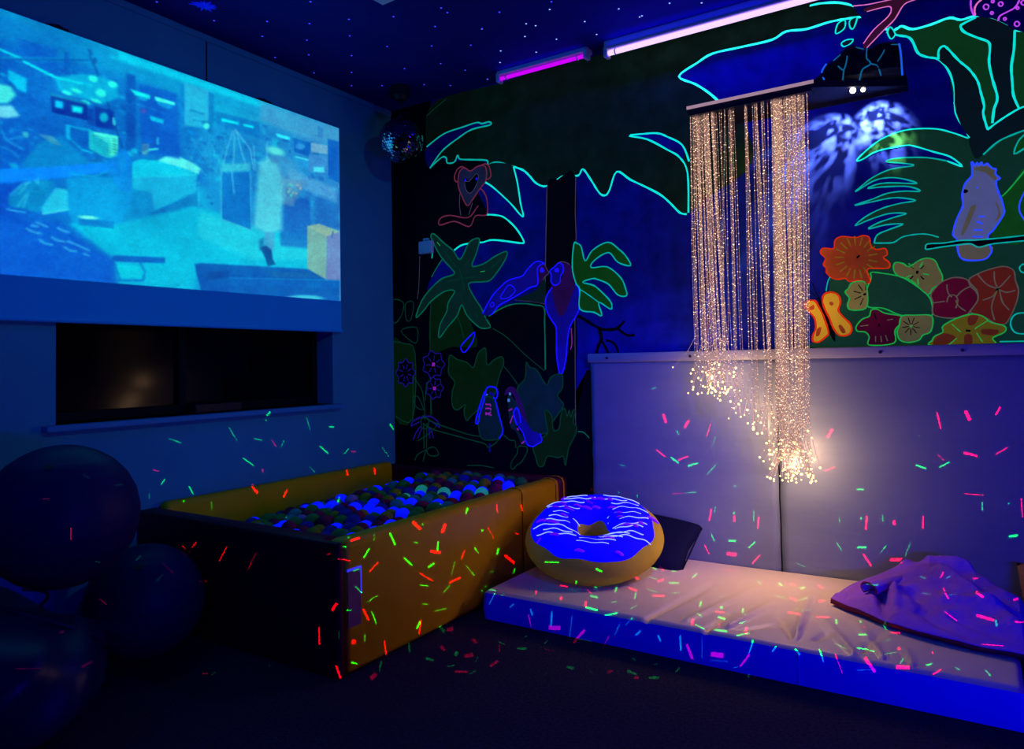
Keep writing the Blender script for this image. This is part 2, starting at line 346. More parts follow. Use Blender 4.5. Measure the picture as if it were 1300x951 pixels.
# canopy
can = [(541,150),(566,120),(640,105),(720,70),(800,30),(900,-10),(1000,-30),(1040,2),(1065,3.5),(1086,8.8),(1101,19.5),(1080,23),(1053,28),(1024,37),(998,40),(980,50.6),(940,60),(905,68),(885,80),(862,97),(883,107),(900,118),(915,133),(940,150),(955,185),(950,215),(915,240),(885,262),(872,272),(863,270),(851,258),(838,247),(817,236),(800,228),(783,218),(774,241),(768.6,248),(761,245),(750,228),(740,214.7),(734,223),(717,223),(708,228),(699,234),(690,236.6),(680,232),(672,223),(664,216),(652,211.6),(637,207),(628,206),(619.6,209.5),(618,203.7),(599,202.8),(584,202),(581,197),(577,205.7),(568,207),(566.6,200.7),(560.7,200),(546,213)]
paint('painted_canopy', [(B_can, can)], 'dark green tree canopy with cyan outline', [
      (K_cw, 3.2, False, [(1028,7.4),(1042,4.4),(1065,3.5),(1086,8.8),(1101,19.5),(1080,23),(1053,28),(1024,37),(998,40),(980,50.6),(940,60),(905,68),(885,80),(862,97),(883,107),(900,118),(915,131)]),
      (K_cy, 2.8, False, [(872,272),(863,270),(851,258),(838,247),(817,236),(800,228),(783,218),(774,241),(768.6,248),(761,245),(750,228),(740,214.7),(734,223),(717,223),(708,228),(699,234),(690,236.6),(680,232),(672,223),(664,216),(652,211.6)]),
      (K_tl, 2.2, False, [(652,211.6),(637,207),(628,206),(619.6,209.5),(618,203.7),(599,202.8),(584,202),(581,197),(577,205.7),(568,207),(566.6,200.7),(560.7,200),(546,213)]),
      (K_dg, 1.2, False, [(541.6,147.4),(552,138),(566.6,125.4)])])
paint('sky_gap', [(B_sky, [(799,172.5),(817,170),(835,169.3),(847,173.6),(866,183.6),(868,200),(863,200),(847,190),(822,177)])], None, [(K_cy, 2.6, False, [(875,205),(866,184),(847,173.6),(835,169.3),(817,170),(799,172.5),(822,177),(847,190),(863,200),(873,220),(874,270)])])
paint('sky_gap', [(B_sky, [(541.6,186.6),(563.6,170),(587,161.6),(605,155.7),(621,154.8),(622.5,158.6),(599,164.5),(581,176),(563.6,189.5),(553,202.8),(546,213.7),(541,205)])], None, [(K_tl, 2.2, False, [(541.6,186.6),(563.6,170),(587,161.6),(605,155.7),(612,157),(621,154.8),(622.5,158.6),(599,164.5),(581,176),(563.6,189.5),(553,202.8),(546,213.7)])])
paint('painted_leaf', [(B_lf, [(619,209.5),(637,207),(652,211.6),(657,232),(661,258),(664,273),(660,272),(648,258),(625,237),(611,229)])], None, [(K_cy, 2.4, False, [(611,229),(625,237),(648,258),(660,272),(664.5,274),(661,258),(657,232),(652,211.6)])])
paint('painted_leaf', [(B_blk, [(550,272),(580,270),(618,272.5),(640,276),(655,289.6),(665,306),(662,308.7),(646,306.7),(622,305),(613,307.7),(587,311),(577,317.6),(560,330),(548,352),(545,320)])], None, [(K_cy, 2.4, False, [(618,272.5),(628,273),(640,276),(655,289.6),(665,306),(662,308.7),(646,306.7),(632,305),(622,305),(613,307.7),(604,308),(587,311),(577,317.6)]), (K_tg, 1.6, False, [(577,317.6),(563,328),(554,341),(548,352)]), (K_tl, 1.8, False, [(549,303),(549.5,315),(548.5,328)])])
# trunk
paint('painted_trunk', [(B_blk, [(694.6,236),(708,228),(731,224),(731,340),(729,448),(731,536),(731,610),(692,610),(691,472),(691,384),(693,330)])], 'black painted tree trunk', [(K_mv, 1.5, False, [(694.6,237.5),(693.5,290),(692.6,340),(692,384)]), (K_mv, 1.5, False, [(731,225),(730.5,270),(731.5,300),(730.5,340)]), (K_mv, 1.2, False, [(730,400),(730.5,500),(731,540)]),
      (K_mv, 1.0, False, [(654,381),(675,383),(692,386)])])
# monkey, crop origin (530,140) scale 5.281
T = lambda p: tr(p, 530, 140, 5.281)
paint('painted_monkey', [(B_gy, T([(270,455),(285,410),(315,385),(355,410),(400,380),(450,375),(465,420),(455,480),(420,530),(370,600),(335,640),(300,580),(275,510)])), (B_blk, T([(310,470),(325,455),(355,475),(370,440),(395,425),(412,450),(395,500),(370,545),(345,555),(325,530)]))], 'seated monkey drawn in dull rose lines', [
      (K_mk, 1.8, True, T([(275,450),(285,410),(315,385),(355,408),(400,378),(450,372),(465,420),(455,480),(420,525),(370,600),(335,640),(300,580),(275,510)])), (K_mk, 2.0, False, T([(318,390),(300,378),(270,395),(250,440),(255,475),(275,480)])), (K_mk, 2.0, False, T([(425,370),(455,360),(480,375),(493,430),(485,455),(460,465)])),
      (K_mk, 1.8, False, T([(420,520),(450,555),(468,610),(465,700),(390,708),(350,780),(250,745),(150,770),(155,725),(220,705),(340,720),(400,650),(408,640)])), (K_mv, 1.2, False, T([(285,560),(283,640),(292,705)])), (K_mv, 1.2, False, T([(345,700),(370,620)])), (K_mv, 1.1, True, T([(318,480),(325,530),(345,555),(370,545),(400,490),(410,440),(390,428),(350,475)])),
      (K_bl, 4.0, False, T([(316,468),(326,470)])), (K_bl, 4.0, False, T([(392,460),(402,460)]))])
# star shaped plant, crop origin (520,290) scale 6.793
T = lambda p: tr(p, 520, 290, 6.793)
star = T([(185,60),(215,50),(290,120),(375,190),(437,268),(510,130),(565,90),(605,100),(575,220),(540,325),(640,305),(740,240),(838,200),(820,280),(710,435),(640,460),(540,465),(508,490),(550,580),(620,690),(665,790),(700,850),(620,860),(545,805),(490,740),(450,660),(410,755),(330,850),(255,945),(265,830),(320,720),(335,640),(390,540),(300,545),(185,630),(130,700),(58,770),(90,660),(150,560),(270,440),(385,395),(360,345),(300,280),(250,210),(200,110)])
paint('painted_star_plant', [(B_sg, star)], 'dark green star shaped plant', [(K_tg, 1.9, True, star), (K_dg, 1.5, False, T([(430,350),(455,440),(475,540)])), (K_dg, 1.5, False, T([(320,460),(450,435),(560,420)])), (K_dg, 1.4, False, T([(450,590),(460,650)])), (K_gr, 1.2, False, T([(240,120),(265,150)])), (K_gr, 1.0, False, T([(610,375),(650,368)])), (K_dg, 1.6, False, T([(310,200),(340,250),(400,330)])), (K_dg, 1.6, False, T([(700,350),(760,290),(790,255)])), (K_dg, 1.6, False, T([(570,720),(590,770)])), (K_dg,1.4,False,T([(520,260),(490,320)])),
      (K_dg, 1.5, False, T([(410,755),(440,830),(470,950)])), (K_dg, 1.3, False, T([(640,760),(760,860),(900,940),(935,1000)])), (K_dg,1.4,False,T([(700,850),(760,905)]))])
# pair of birds on the branch, crop origin (590,300) scale 5.909
T = lambda p: tr(p, 590, 300, 5.909)
paint('painted_hill', [(B_lf, T([(600,310),(600,490),(480,485),(380,475),(490,430),(550,390)])), (B_blk, T([(180,600),(250,555),(340,515),(440,505),(520,515),(595,535),(600,900),(300,900)]))], None, [(K_tg, 1.9, False, T([(180,600),(250,555),(340,515),(440,505),(520,515),(595,535),(600,640),(603,760),(606,1000)])), (K_dg, 1.3, False, T([(210,690),(320,760),(450,885),(600,1010)]))])
paint('painted_lovebird', [(B_pb, T([(135,580),(200,460),(260,390),(330,330),(430,300),(470,250),(520,200),(555,188),(600,205),(570,215),(545,250),(548,360),(490,385),(400,440),(330,480),(260,520),(200,590)])), (B_pu, T([(600,210),(620,250),(632,270),(605,300),(590,320),(550,360),(545,250),(570,215)]))], 'blue lovebird facing the larger parrot', [
      (K_bl, 2.0, False, T([(135,580),(200,460),(260,390),(330,330),(430,300),(470,250),(520,200),(555,188),(600,203)])), (K_bl, 2.0, False, T([(600,205),(570,215),(545,250),(548,360),(490,385),(400,440),(330,480),(260,520),(200,590)])), (K_bl, 1.6, True, T([(270,465),(290,420),(335,365),(380,405),(330,460)])), (K_bl, 1.5, True, T([(208,495),(222,512),(205,530),(192,517)])), (K_mv, 1.4, False, T([(600,210),(620,250),(632,268),(625,285),(602,302),(590,330)])), (K_bl, 3.0, True, T([(570,262),(580,240),(592,262)])),
      (K_bl, 1.8, True, T([(0,870),(-28,830),(30,760),(75,720),(60,790)]))])
paint('painted_parrot', [(B_pb, T([(655,385),(620,440),(607,500),(620,570),(660,640),(685,680),(690,760),(690,880),(704,990),(720,1040),(746,990),(764,886),(770,800),(790,680),(840,590),(862,520),(855,390),(830,360)])), (B_pu, T([(705,200),(740,190),(790,210),(830,280),(828,360),(800,450),(760,560),(725,600),(690,560),(670,480),(655,400),(655,365),(680,368),(715,345),(740,270)])), (B_pb, T([(640,260),(680,225),(705,200),(735,215),(740,260),(720,300),(715,345),(680,368),(650,345),(650,290)]))], 'tall parrot with purple back and long blue tail', [
      (K_bl, 2.0, True, T([(640,260),(680,225),(705,200),(735,215),(740,260),(720,300),(715,345),(680,368),(650,345),(650,290)])), (K_bl, 2.2, False, T([(655,385),(620,440),(607,500),(620,570),(660,640),(685,680),(690,760),(690,880),(704,990),(720,1040),(746,990),(764,886),(770,800),(790,680),(840,590),(862,520),(855,390),(830,360)])), (K_mv, 1.4, False, T([(700,200),(740,190),(790,212)])), (K_bl, 3.2, True, T([(680,258),(692,244),(702,262)])), (K_mg, 1.2, False, T([(800,690),(805,800),(795,850)]))])
palm = T([(820,60),(845,55),(875,80),(905,185),(960,105),(1075,45),(1160,100),(1210,150),(1245,220),(1150,195),(1080,122),(975,180),(950,235),(1070,230),(1170,310),(1205,385),(1215,445),(1150,440),(1080,360),(1000,325),(960,318),(885,345),(970,370),(1040,430),(1095,490),(1105,530),(1090,545),(1005,495),(1030,595),(970,570),(865,545),(865,400),(835,350),(808,230)])
paint('painted_palm', [(B_pg, palm)], 'bright green palm leaves beside the trunk', [(K_tl, 2.0, True, palm), (K_tl, 1.6, False, T([(860,395),(930,440),(1005,495)]))])
paint('painted_branch', [], None, [(B_blk, 4.5, False, T([(845,595),(900,625),(1010,690),(1080,700),(1145,690),(1200,635)])), (B_blk, 4.0, False, T([(1145,690),(1190,725),(1230,745),(1275,740)])), (B_blk, 5.0, False, T([(1010,690),(1025,770),(1000,830),(990,886)])), (B_blk, 4.0, False, T([(1020,770),(1050,820),(1080,880)])), (B_blk, 3.6, False, T([(1060,780),(1110,795),(1140,830),(1155,880)]))])
# flowering plant, crop origin (490,420) scale 5.285
T = lambda p: tr(p, 490, 420, 5.285)
def daisy(cx, cy, rx, ry, n):
    out = [(cx+rx*(1+0.12*math.cos(n*a))*math.cos(a), cy+ry*(1+0.12*math.cos(n*a))*math.sin(a)) for a in [2*math.pi*i/(n*2) for i in range(n*2)]]
    li = [(K_bv, 1.6, True, T(out))]
    for i in range(n):
        a = 2*math.pi*(i+0.4)/n; li.append((K_bv, 1.4, False, T([(cx+rx*0.3*math.cos(a), cy+ry*0.3*math.sin(a)), (cx+rx*0.72*math.cos(a), cy+ry*0.72*math.sin(a))])))
    return out, li
for cx, cy, rx, ry, n in ((320,225,68,84,7), (327,385,54,68,7), (133,282,58,84,8)):
    o_, li = daisy(cx, cy, rx, ry, n)
    if cx > 200: li += [(K_mg, 5.0, False, T([(cx-10, cy), (cx+10, cy+2)]))]
    paint('painted_flower', [(B_blk, T(o_))], None, li)
paint('painted_flower_stem', [], None, [(K_dg, 1.5, False, T([(262,600),(262,540),(255,470),(240,390),(185,310)])), (K_dg, 1.4, False, T([(265,470),(270,390),(290,330)])), (K_dg, 1.5, False, T([(255,620),(257,790)])), (K_dg, 1.5, False, T([(276,620),(274,790)])), (K_dg, 1.4, True, T([(275,800),(325,780),(355,830),(300,838)])), (K_dg, 1.3, False, T([(270,798),(215,830),(195,870)])), (K_dg, 1.3, False, T([(270,800),(250,880)])), (K_dg, 1.3, True, T([(185,450),(215,440),(245,500),(250,530),(205,510)])), (K_dg, 1.2, False, T([(305,460),(308,560)])), (K_dg, 1.3, False, T([(185,320),(183,480),(180,600)]))])
paint('painted_flower', [], None, [(K_bv, 2.2, False, T([(170,640),(185,605),(240,580),(300,575),(350,610),(362,650)])), (K_bv, 1.6, False, T([(170,640),(230,610)])), (K_bv, 1.6, False, T([(362,650),(310,610),(295,610)])), (K_bv, 1.8, False, T([(235,640),(205,680),(185,730)])), (K_bv, 1.8, False, T([(245,650),(215,720)])), (K_bv, 1.8, False, T([(285,640),(310,680),(320,720)])), (K_bv, 1.8, False, T([(290,650),(295,720)])), (K_dg, 1.4, True, T([(240,590),(285,590),(280,650),(245,650)]))])
# broad leaves, crop origin (480,300) scale 2.972
T = lambda p: tr(p, 480, 300, 2.972)
l1 = T([(272,448),(300,465),(335,475),(360,495),(375,450),(390,430),(408,425),(412,485),(440,465),(468,455),(475,480),(460,520),(450,560),(440,600),(400,640),(385,650),(355,675),(335,695),(325,660),(330,635),(300,655),(282,640),(280,590),(290,550),(268,520),(268,480)])
paint('painted_broad_leaf', [(B_lg, l1)], None, [(K_dg, 1.7, True, l1), (K_dg, 1.2, False, T([(475,490),(500,520),(528,560)]))])
l2 = T([(560,475),(575,495),(600,505),(635,560),(650,535),(670,522),(695,522),(698,550),(695,575),(678,600),(690,620),(700,640),(660,700),(640,740),(610,745),(560,740),(540,700),(520,650),(525,590),(530,565),(550,545),(558,520)])
paint('painted_broad_leaf', [(B_lt, l2)], None, [(K_dg, 1.7, True, l2)])
l3 = T([(630,655),(655,675),(660,720),(670,735),(685,720),(690,680),(700,650),(708,655),(715,680),(722,655),(728,682),(736,657),(745,660),(738,700),(750,720),(745,750),(720,800),(708,865),(700,830),(680,835),(640,830),(625,865),(605,865),(595,830),(585,800),(600,770),(640,745),(635,700)])
paint('painted_broad_leaf', [(B_lg, l3)], None, [(K_dg, 1.7, True, l3)])
# pair of small parrots, crop origin (580,440) scale 5.594
T = lambda p: tr(p, 580, 440, 5.594)
paint('painted_perch', [], None, [(K_dg, 1.5, False, T([(-240,490),(-160,540),(0,597),(90,625),(175,640)])), (K_dg, 1.5, False, T([(-240,545),(-160,590),(0,635),(110,665),(200,690),(225,715),(270,690),(300,660)])), (K_dg, 1.5, False, T([(330,625),(380,665),(415,670),(420,720)])), (K_dg, 1.4, True, T([(500,715),(495,760),(460,820),(430,840),(400,870),(385,850),(395,810),(430,760),(440,710)])), (B_pb, 2.5, False, T([(235,690),(235,750)]))])
pb = T([(205,355),(265,375),(300,480),(325,590),(320,630),(285,660),(180,655),(155,560),(150,520),(190,390)])
paint('painted_small_parrot', [(B_lt, pb)], 'small green parrot with blue wing edges and magenta breast marks', [(K_dg, 1.4, True, pb), (K_bl, 2.4, True, T([(200,320),(165,420),(135,535),(155,540),(165,480),(200,360)])), (K_bl, 2.2, False, T([(205,340),(215,295),(245,285),(285,300),(290,345),(280,370),(262,362)])), (K_bl, 2.4, False, T([(275,380),(300,480),(328,600),(300,655)])), (K_mg, 1.8, False, T([(205,410),(240,412),(240,425)])), (K_mg, 1.8, False, T([(205,440),(240,440),(242,455)])), (K_mg, 2.2, False, T([(205,470),(248,488)])), (K_mg, 1.6, False, T([(205,485),(245,465)])), (K_lc, 2.5, False, T([(214,338),(218,345)])), (B_pb, 5.0, False, T([(232,330),(265,345)]))])
paint('painted_small_parrot', [(B_lt, T([(365,340),(400,360),(430,430),(420,560),(470,640),(490,690),(460,690),(420,600),(380,560)])), (B_pb, T([(400,470),(425,440),(450,470),(500,540),(540,600),(595,620),(605,670),(540,710),(495,700),(465,610),(430,560)])), (B_pu, T([(340,345),(355,300),(385,283),(420,300),(445,360),(490,480),(500,540),(460,470),(415,370),(390,330)]))], 'small purple parrot with a blue wing', [(K_bl, 2.2, False, T([(430,560),(405,480),(425,435),(445,470),(455,540)])), (K_bl, 1.8, False, T([(440,570),(470,610),(500,690),(540,710),(575,690),(605,670),(595,620)])), (K_lc, 3.4, False, T([(378,328),(381,345)])), (K_lc, 4.2, False, T([(370,370),(371,392)])), (K_mg, 1.8, False, T([(370,455),(395,442)])), (K_mg, 1.6, False, T([(400,490),(380,545)])), (K_mg, 1.8, False, T([(430,580),(440,595)])), (K_mg, 1.8, False, T([(460,690),(482,672)]))])
# right hand foliage, crop origin (1030,130) scale 4.756
T = lambda p: tr(p, 1030, 130, 4.756)
frond = [(862,0),(900,110),(955,213),(870,190),(760,162),(620,162),(520,182),(420,225),(340,285),(275,350),(310,345),(400,295),(560,262),(620,265),(740,300),(840,330),(912,388),(820,355),(700,335),(560,335),(480,345),(455,360),(550,368),(620,382),(480,405),(370,455),(300,510),(268,540),(370,478),(450,457),(540,460),(640,490),(480,487),(400,495),(340,520),(420,512),(560,507),(630,520),(655,538),(560,537),(460,550),(370,585),(262,622),(340,607),(470,580),(550,578),(630,594),(540,610),(430,640),(330,690),(265,745),(350,710),(470,672),(575,672),(500,695),(400,730),(345,765),(450,740),(555,735),(480,765),(400,800),(380,850)]
edge = list(frond)
mass = frond+[(250,870),(110,1010),(110,1120),(20,1440),(20,1480),(1350,1500),(1350,-700),(860,-400)]
paint('painted_frond', [(B_dgn, T([p for p in mass]))], 'deep green frond with pointed cyan edged leaves', [(K_cy, 2.2, False, T(edge[:18])), (K_tl, 2.0, False, T(edge[17:])), (K_tl, 1.8, False, T([(380,850),(440,850),(500,845),(560,810),(680,795),(770,815)])),
      (K_tl, 1.6, False, T([(150,1020),(105,1070),(90,1140)]))])
T2 = lambda p: tr(p, 1140, 0, 4.756)
paint('painted_sky_gap', [(B_sky, T2([(-270,-40),(300,-40),(445,-5),(445,40),(465,100),(380,122),(310,110),(200,150),(90,178),(25,160),(-10,175),(-150,180)]))])
gl = [(-30,185),(0,175),(25,160),(90,178),(200,150),(310,110),(380,122),(465,100),(570,115),(660,155),(710,185),(800,185),(800,650),(735,655),(570,750),(545,790),(435,830),(350,680),(340,520),(310,420),(245,360),(170,345),(120,320),(90,255),(60,225),(0,215)]
paint('painted_big_leaf', [(B_gn, T2(gl))], 'broad green leaf with a glowing cyan edge', [(K_cw, 3.6, False, T2([(-75,175),(-40,190),(0,172),(25,160),(90,178),(200,150),(310,110),(380,122),(465,100),(570,115),(660,155),(710,185),(800,185)])), (K_cy, 3.2, False, T2([(-70,195),(0,215),(60,225),(90,255),(120,320),(170,345),(245,360),(300,420),(340,520),(350,680),(400,770),(435,830)]))])
paint('painted_dark_leaf', [(B_lf, T2([(245,360),(245,310),(280,280),(310,305),(370,370),(430,420),(480,490),(500,560),(520,640),(515,690),(545,785),(435,830),(350,680),(340,520),(310,420)]))], None, [(K_cy, 3.0, False, T2([(245,360),(245,310),(265,283),(285,283),(310,305),(370,370),(430,420),(480,490),(500,560),(520,640),(515,690),(542,785)]))])
paint('painted_dark_leaf', [(B_lf, T2([(470,105),(395,145),(378,160),(400,195),(480,230),(545,255),(555,300),(550,380),(570,480),(600,590),(580,660),(570,745),(650,700),(730,655),(700,580),(690,500),(685,400),(700,300),(705,185),(660,155),(570,115)]))], None, [(K_cy, 3.2, False, T2([(470,105),(395,145),(378,160),(400,195),(480,230),(545,255),(555,300),(550,380),(570,480),(600,590),(580,660),(570,745)])), (K_cy, 3.2, False, T2([(705,185),(700,300),(685,400),(690,500),(698,580),(730,655)]))])
paint('painted_dark_leaf', [(B_lf, T2([(435,830),(545,785),(620,720),(730,655),(800,640),(800,770),(680,820),(600,860),(515,935),(470,960),(440,900)]))], None, [(K_cy, 2.8, False, T2([(540,785),(620,725),(730,658),(800,635)])), (K_tl, 2.6, False, T2([(515,935),(600,860),(680,820),(800,775)]))])
paint('painted_bright_leaf', [(B_bg, T([(1150,570),(1200,520),(1300,400),(1300,830),(1100,825),(1120,740),(1165,670),(1160,610)])), (B_bg, T([(1225,310),(1245,240),(1300,180),(1300,270)]))], 'bright green leaf patch behind the cockatoo', [(K_gr, 2.0, False, T([(1150,570),(1200,520),(1300,400)])), (K_tl, 2.2, False, T([(1300,185),(1250,235),(1225,312),(1300,270)]))])
# cockatoo and its branch
ck = [(968,360),(985,382),(1000,365),(1012,382),(1025,362),(1040,382),(1060,370),(1080,388),(1095,400),(1115,405),(1112,435),(1140,460),(1115,478),(1125,530),(1145,580),(1160,630),(1160,680),(1100,770),(1065,810),(1085,880),(1085,910),(1040,950),(920,950),(885,900),(880,830),(855,797),(880,700),(915,625),(910,560),(930,490),(970,440)]
paint('painted_cockatoo', [(B_cg, T(ck)), (B_ct, T([(885,865),(1083,865),(1085,910),(1040,948),(920,948),(890,900)])), (B_ct, T([(985,400),(1050,385),(1105,410),(1118,470),(1090,460),(1050,425),(990,410)])), (B_ct, T([(995,625),(960,720),(920,800),(905,790),(940,690),(965,630)])), (B_ct, T([(1110,600),(1135,640),(1140,690),(1105,720),(1130,670)])), (B_blk, T([(905,535),(930,525),(948,537),(928,550)]))], 'grey blue cockatoo with a spiky crest', [(K_lb, 2.4, True, T(ck)), (K_lb, 2.2, False, T([(1010,690),(1045,690)])), (K_lb, 2.2, False, T([(1000,720),(1035,735)])), (K_lb, 2.2, False, T([(980,770),(1035,772)])), (K_lb, 2.2, False, T([(975,812),(1035,812)])), (K_lb, 2.6, False, T([(995,516),(1005,516)])), (K_lb, 2.2, False, T([(1300,520),(1262,595),(1257,660),(1300,730)]))])
paint('painted_perch', [(B_blk, T([(690,875),(705,855),(800,850),(900,835),(1000,832),(1140,820),(1300,803),(1300,835),(1140,850),(1080,858),(1010,875),(960,855),(880,862),(780,875),(700,888)]))], None, [(K_tl, 1.9, False, T([(1300,835),(1140,850),(1080,858),(1010,875),(960,855),(880,862),(780,875),(700,888),(690,875),(705,855),(800,850),(900,835),(1000,832),(1140,820),(1300,803)]))])
# flowers and butterfly, crop origin (980,240) scale 3.9625
T = lambda p: tr(p, 980, 240, 3.9625)
def petals(name, m, pts, lm, label, strokes=(), extra=(), lw=1.8):
    paint(name, [(m, T(pts))]+[(a, T(b)) for a, b in extra], label, [(lm, lw, True, T(pts))]+[(a, b, False, T(c)) for a, b, c in strokes])
petals('painted_leaf', B_dgn, [(500,420),(560,425),(640,440),(700,470),(780,530),(805,580),(805,635),(740,640),(650,635),(560,600),(490,595),(470,560),(480,500),(500,450)], K_gr, None)
st = lambda cx, cy, r0, r1, n, m, w=1.6, a0=0.2, sx=1.0: [(m, w, [(cx+sx*r0*math.cos(a0+2*math.pi*i/n), cy+r0*math.sin(a0+2*math.pi*i/n)), (cx+sx*r1*math.cos(a0+2*math.pi*i/n), cy+r1*math.sin(a0+2*math.pi*i/n))]) for i in range(n)]
petals('painted_flower', B_or, [(245,320),(260,298),(310,300),(318,260),(350,240),(420,245),(460,235),(490,245),(500,290),(530,305),(570,300),(580,330),(560,345),(590,370),(590,395),(560,400),(490,400),(480,420),(495,460),(480,475),(440,460),(390,465),(370,450),(330,455),(300,445),(275,420),(275,400),(260,380),(270,350)], K_or, 'large orange flower', st(425, 345, 62, 108, 17, B_ye, 1.7)+[(B_blk, 5.5, [(430,338),(438,344)])])
petals('painted_flower', B_cr, [(612,385),(625,370),(660,375),(690,390),(740,360),(780,348),(820,360),(840,400),(858,440),(850,475),(810,500),(790,530),(760,515),(700,460),(640,440),(615,415)], K_gr, 'cream flower right of the orange one', st(730, 420, 30, 62, 5, K_gr)+st(730, 420, 25, 50, 4, B_blk, 1.6, 0.8)+[(B_blk, 4.5, [(725,418),(738,420)])])
petals('painted_flower', B_cr, [(400,475),(440,465),(475,480),(480,590),(430,610),(390,605),(380,580),(390,550),(368,520),(385,500)], K_gr, None, st(470, 530, 22, 60, 9, B_blk, 1.4, 2.0)[:5]+[(B_blk, 4.0, [(465,525),(470,535)])])
petals('painted_flower', B_ma, [(425,690),(455,655),(490,640),(500,610),(530,605),(570,625),(655,640),(655,670),(620,710),(615,775),(490,785),(490,745),(470,720),(430,715)], K_gr, 'maroon flower', [(B_blk, 1.6, [(515,625),(525,655)]), (B_ct, 1.2, [(580,660),(610,655)]), (B_ct, 1.2, [(445,690),(485,685)]), (B_ct, 1.2, [(522,740),(522,770)]), (B_ct, 1.2, [(548,738),(552,770)]), (B_ct, 1.2, [(572,735),(582,765)]), (B_blk, 4.0, [(535,685),(545,685)])])
petals('painted_flower', B_cr, [(655,640),(720,635),(805,640),(800,715),(760,735),(740,760),(690,772),(645,760),(630,720),(640,690)], K_gr, None, st(700, 690, 12, 45, 9, B_blk, 1.3)+[(K_gr, 2.0, [(694,690),(706,692)])])
petals('painted_flower', B_rs, [(990,460),(1040,425),(1110,400),(1170,390),(1215,410),(1225,460),(1240,510),(1230,570),(1200,640),(1170,680),(1120,675),(1080,650),(1000,620),(1035,560),(1030,510)], B_ct, 'rust red flower', [(B_ct, 1.8, [(1035,430),(1080,480),(1130,500)]), (B_ct, 1.8, [(1118,415),(1120,460),(1135,500)]), (B_ct, 1.8, [(1200,435),(1160,480),(1135,500)]), (B_ct, 1.8, [(1225,510),(1180,520),(1140,505)]), (B_ct, 1.8, [(1195,610),(1160,570),(1145,510)]), (B_ct, 1.8, [(1060,560),(1110,540),(1135,508)]), (B_ct, 1.8, [(1120,660),(1105,590),(1130,515)]), (B_blk, 5.5, [(1128,503),(1142,508)])])
petals('painted_flower', B_rd, [(810,570),(800,530),(840,480),(870,460),(920,445),(980,455),(1000,490),(1030,520),(1035,560),(1000,610),(970,640),(900,650),(830,640),(808,620)], B_ct, 'dark red flower', [(B_ct, 1.6, [(880,480),(885,520),(905,545)]), (B_ct, 1.6, [(1000,490),(960,510),(930,540)]), (B_ct, 1.4, [(805,575),(870,565)]), (B_ct, 1.6, [(975,615),(940,590),(925,560)]), (B_ct, 1.8, [(880,570),(890,540),(920,535),(935,560),(925,600)])])
petals('painted_flower', B_ye, [(808,788),(808,760),(820,740),(860,720),(860,690),(920,655),(1000,630),(1060,640),(1100,670),(1170,690),(1170,720),(1110,750),(1110,788)], K_gr, 'yellow and orange flower at the rim of the pads', [(K_gr, 1.4, [(905,680),(950,720)]), (K_gr, 1.4, [(890,785),(930,750)]), (K_gr, 1.4, [(1090,660),(1040,690),(1020,705)]), (K_gr, 1.4, [(1030,725),(1060,770)]), (B_blk, 3.0, [(975,712),(1000,714)])], [(B_or, [(985,650),(1010,632),(1040,640),(1020,680),(990,685)]), (B_or, [(820,755),(860,725),(925,745),(880,780),(815,785)]), (B_or, [(1060,705),(1140,710),(1120,735),(1060,730)]), (B_or, [(970,735),(1005,735),(1005,785),(970,785)])])
paint('painted_butterfly', [(B_bf, T([(165,590),(180,565),(215,562),(235,590),(260,640),(285,720),(270,745),(235,770),(208,765),(208,735),(222,700),(215,650),(190,620)])), (B_bf, T([(255,560),(265,530),(300,520),(335,535),(345,570),(335,610),(355,640),(395,680),(400,715),(380,735),(340,735),(310,700),(290,650),(265,600)])), (B_or, T([(185,600),(210,583),(215,600),(200,610)])), (B_or, T([(288,575),(300,567),(312,577),(300,588)])), (B_or, T([(228,705),(250,695),(240,735),(222,740)])), (B_or, T([(335,690),(350,685),(372,718),(355,725)])), (B_blk, T([(232,552),(245,555),(270,600),(295,655),(315,715),(320,765),(305,755),(275,690),(255,640)]))], 'yellow butterfly with red edge and black body', [
      (K_or, 2.6, True, T([(165,590),(180,565),(215,562),(235,590),(260,640),(285,720),(270,745),(235,770),(208,765),(208,735),(222,700),(215,650),(190,620)])), (K_or, 2.6, True, T([(255,560),(265,530),(300,520),(335,535),(345,570),(335,610),(355,640),(395,680),(400,715),(380,735),(340,735),(310,700),(290,650),(265,600)])), (B_blk, 1.0, False, T([(235,555),(205,525),(178,500)])), (B_blk, 1.0, False, T([(240,552),(220,515),(205,470)]))])
paint('painted_vine', [], None, [(K_tl, 1.8, False, T([(1300,425),(1260,420),(1245,400),(1260,380),(1300,375)])), (K_tl, 1.8, False, T([(1300,625),(1240,625),(1210,645),(1200,680),(1215,715),(1245,728),(1300,728)])), (K_tl, 1.8, False, T([(1145,768),(1300,765)]))])
# top of the wall: branch, drops, spotted violet figure, crop origin (980,0) scale 3.397
T = lambda p: tr(p, 980, 0, 3.397)
paint('painted_branch', [(B_br, T([(395,190),(440,130),(500,75),(515,45),(500,30),(410,52),(400,40),(470,12),(560,-20),(640,-20),(560,30),(530,80),(480,130),(410,208)]))], 'dark red branch with pink outline', [(K_pk, 1.6, False, T([(395,190),(440,130),(500,75),(515,45),(500,30),(410,52)])), (K_pk, 1.6, False, T([(350,28),(410,22),(470,10),(540,-6)])), (K_pk, 1.6, False, T([(620,0),(570,22),(530,85),(480,135),(410,208)]))])
for q in ([(275,145),(285,105),(315,90),(315,120),(295,140)], [(335,95),(350,80),(368,80),(352,125),(338,120)], [(300,190),(320,175),(350,172),(340,190),(312,203)], [(500,145),(510,118),(532,148),(515,170)]):
    paint('painted_drop_leaf', [(B_lf, T(q))], None, [(K_cy, 2.0, True, T(q))])
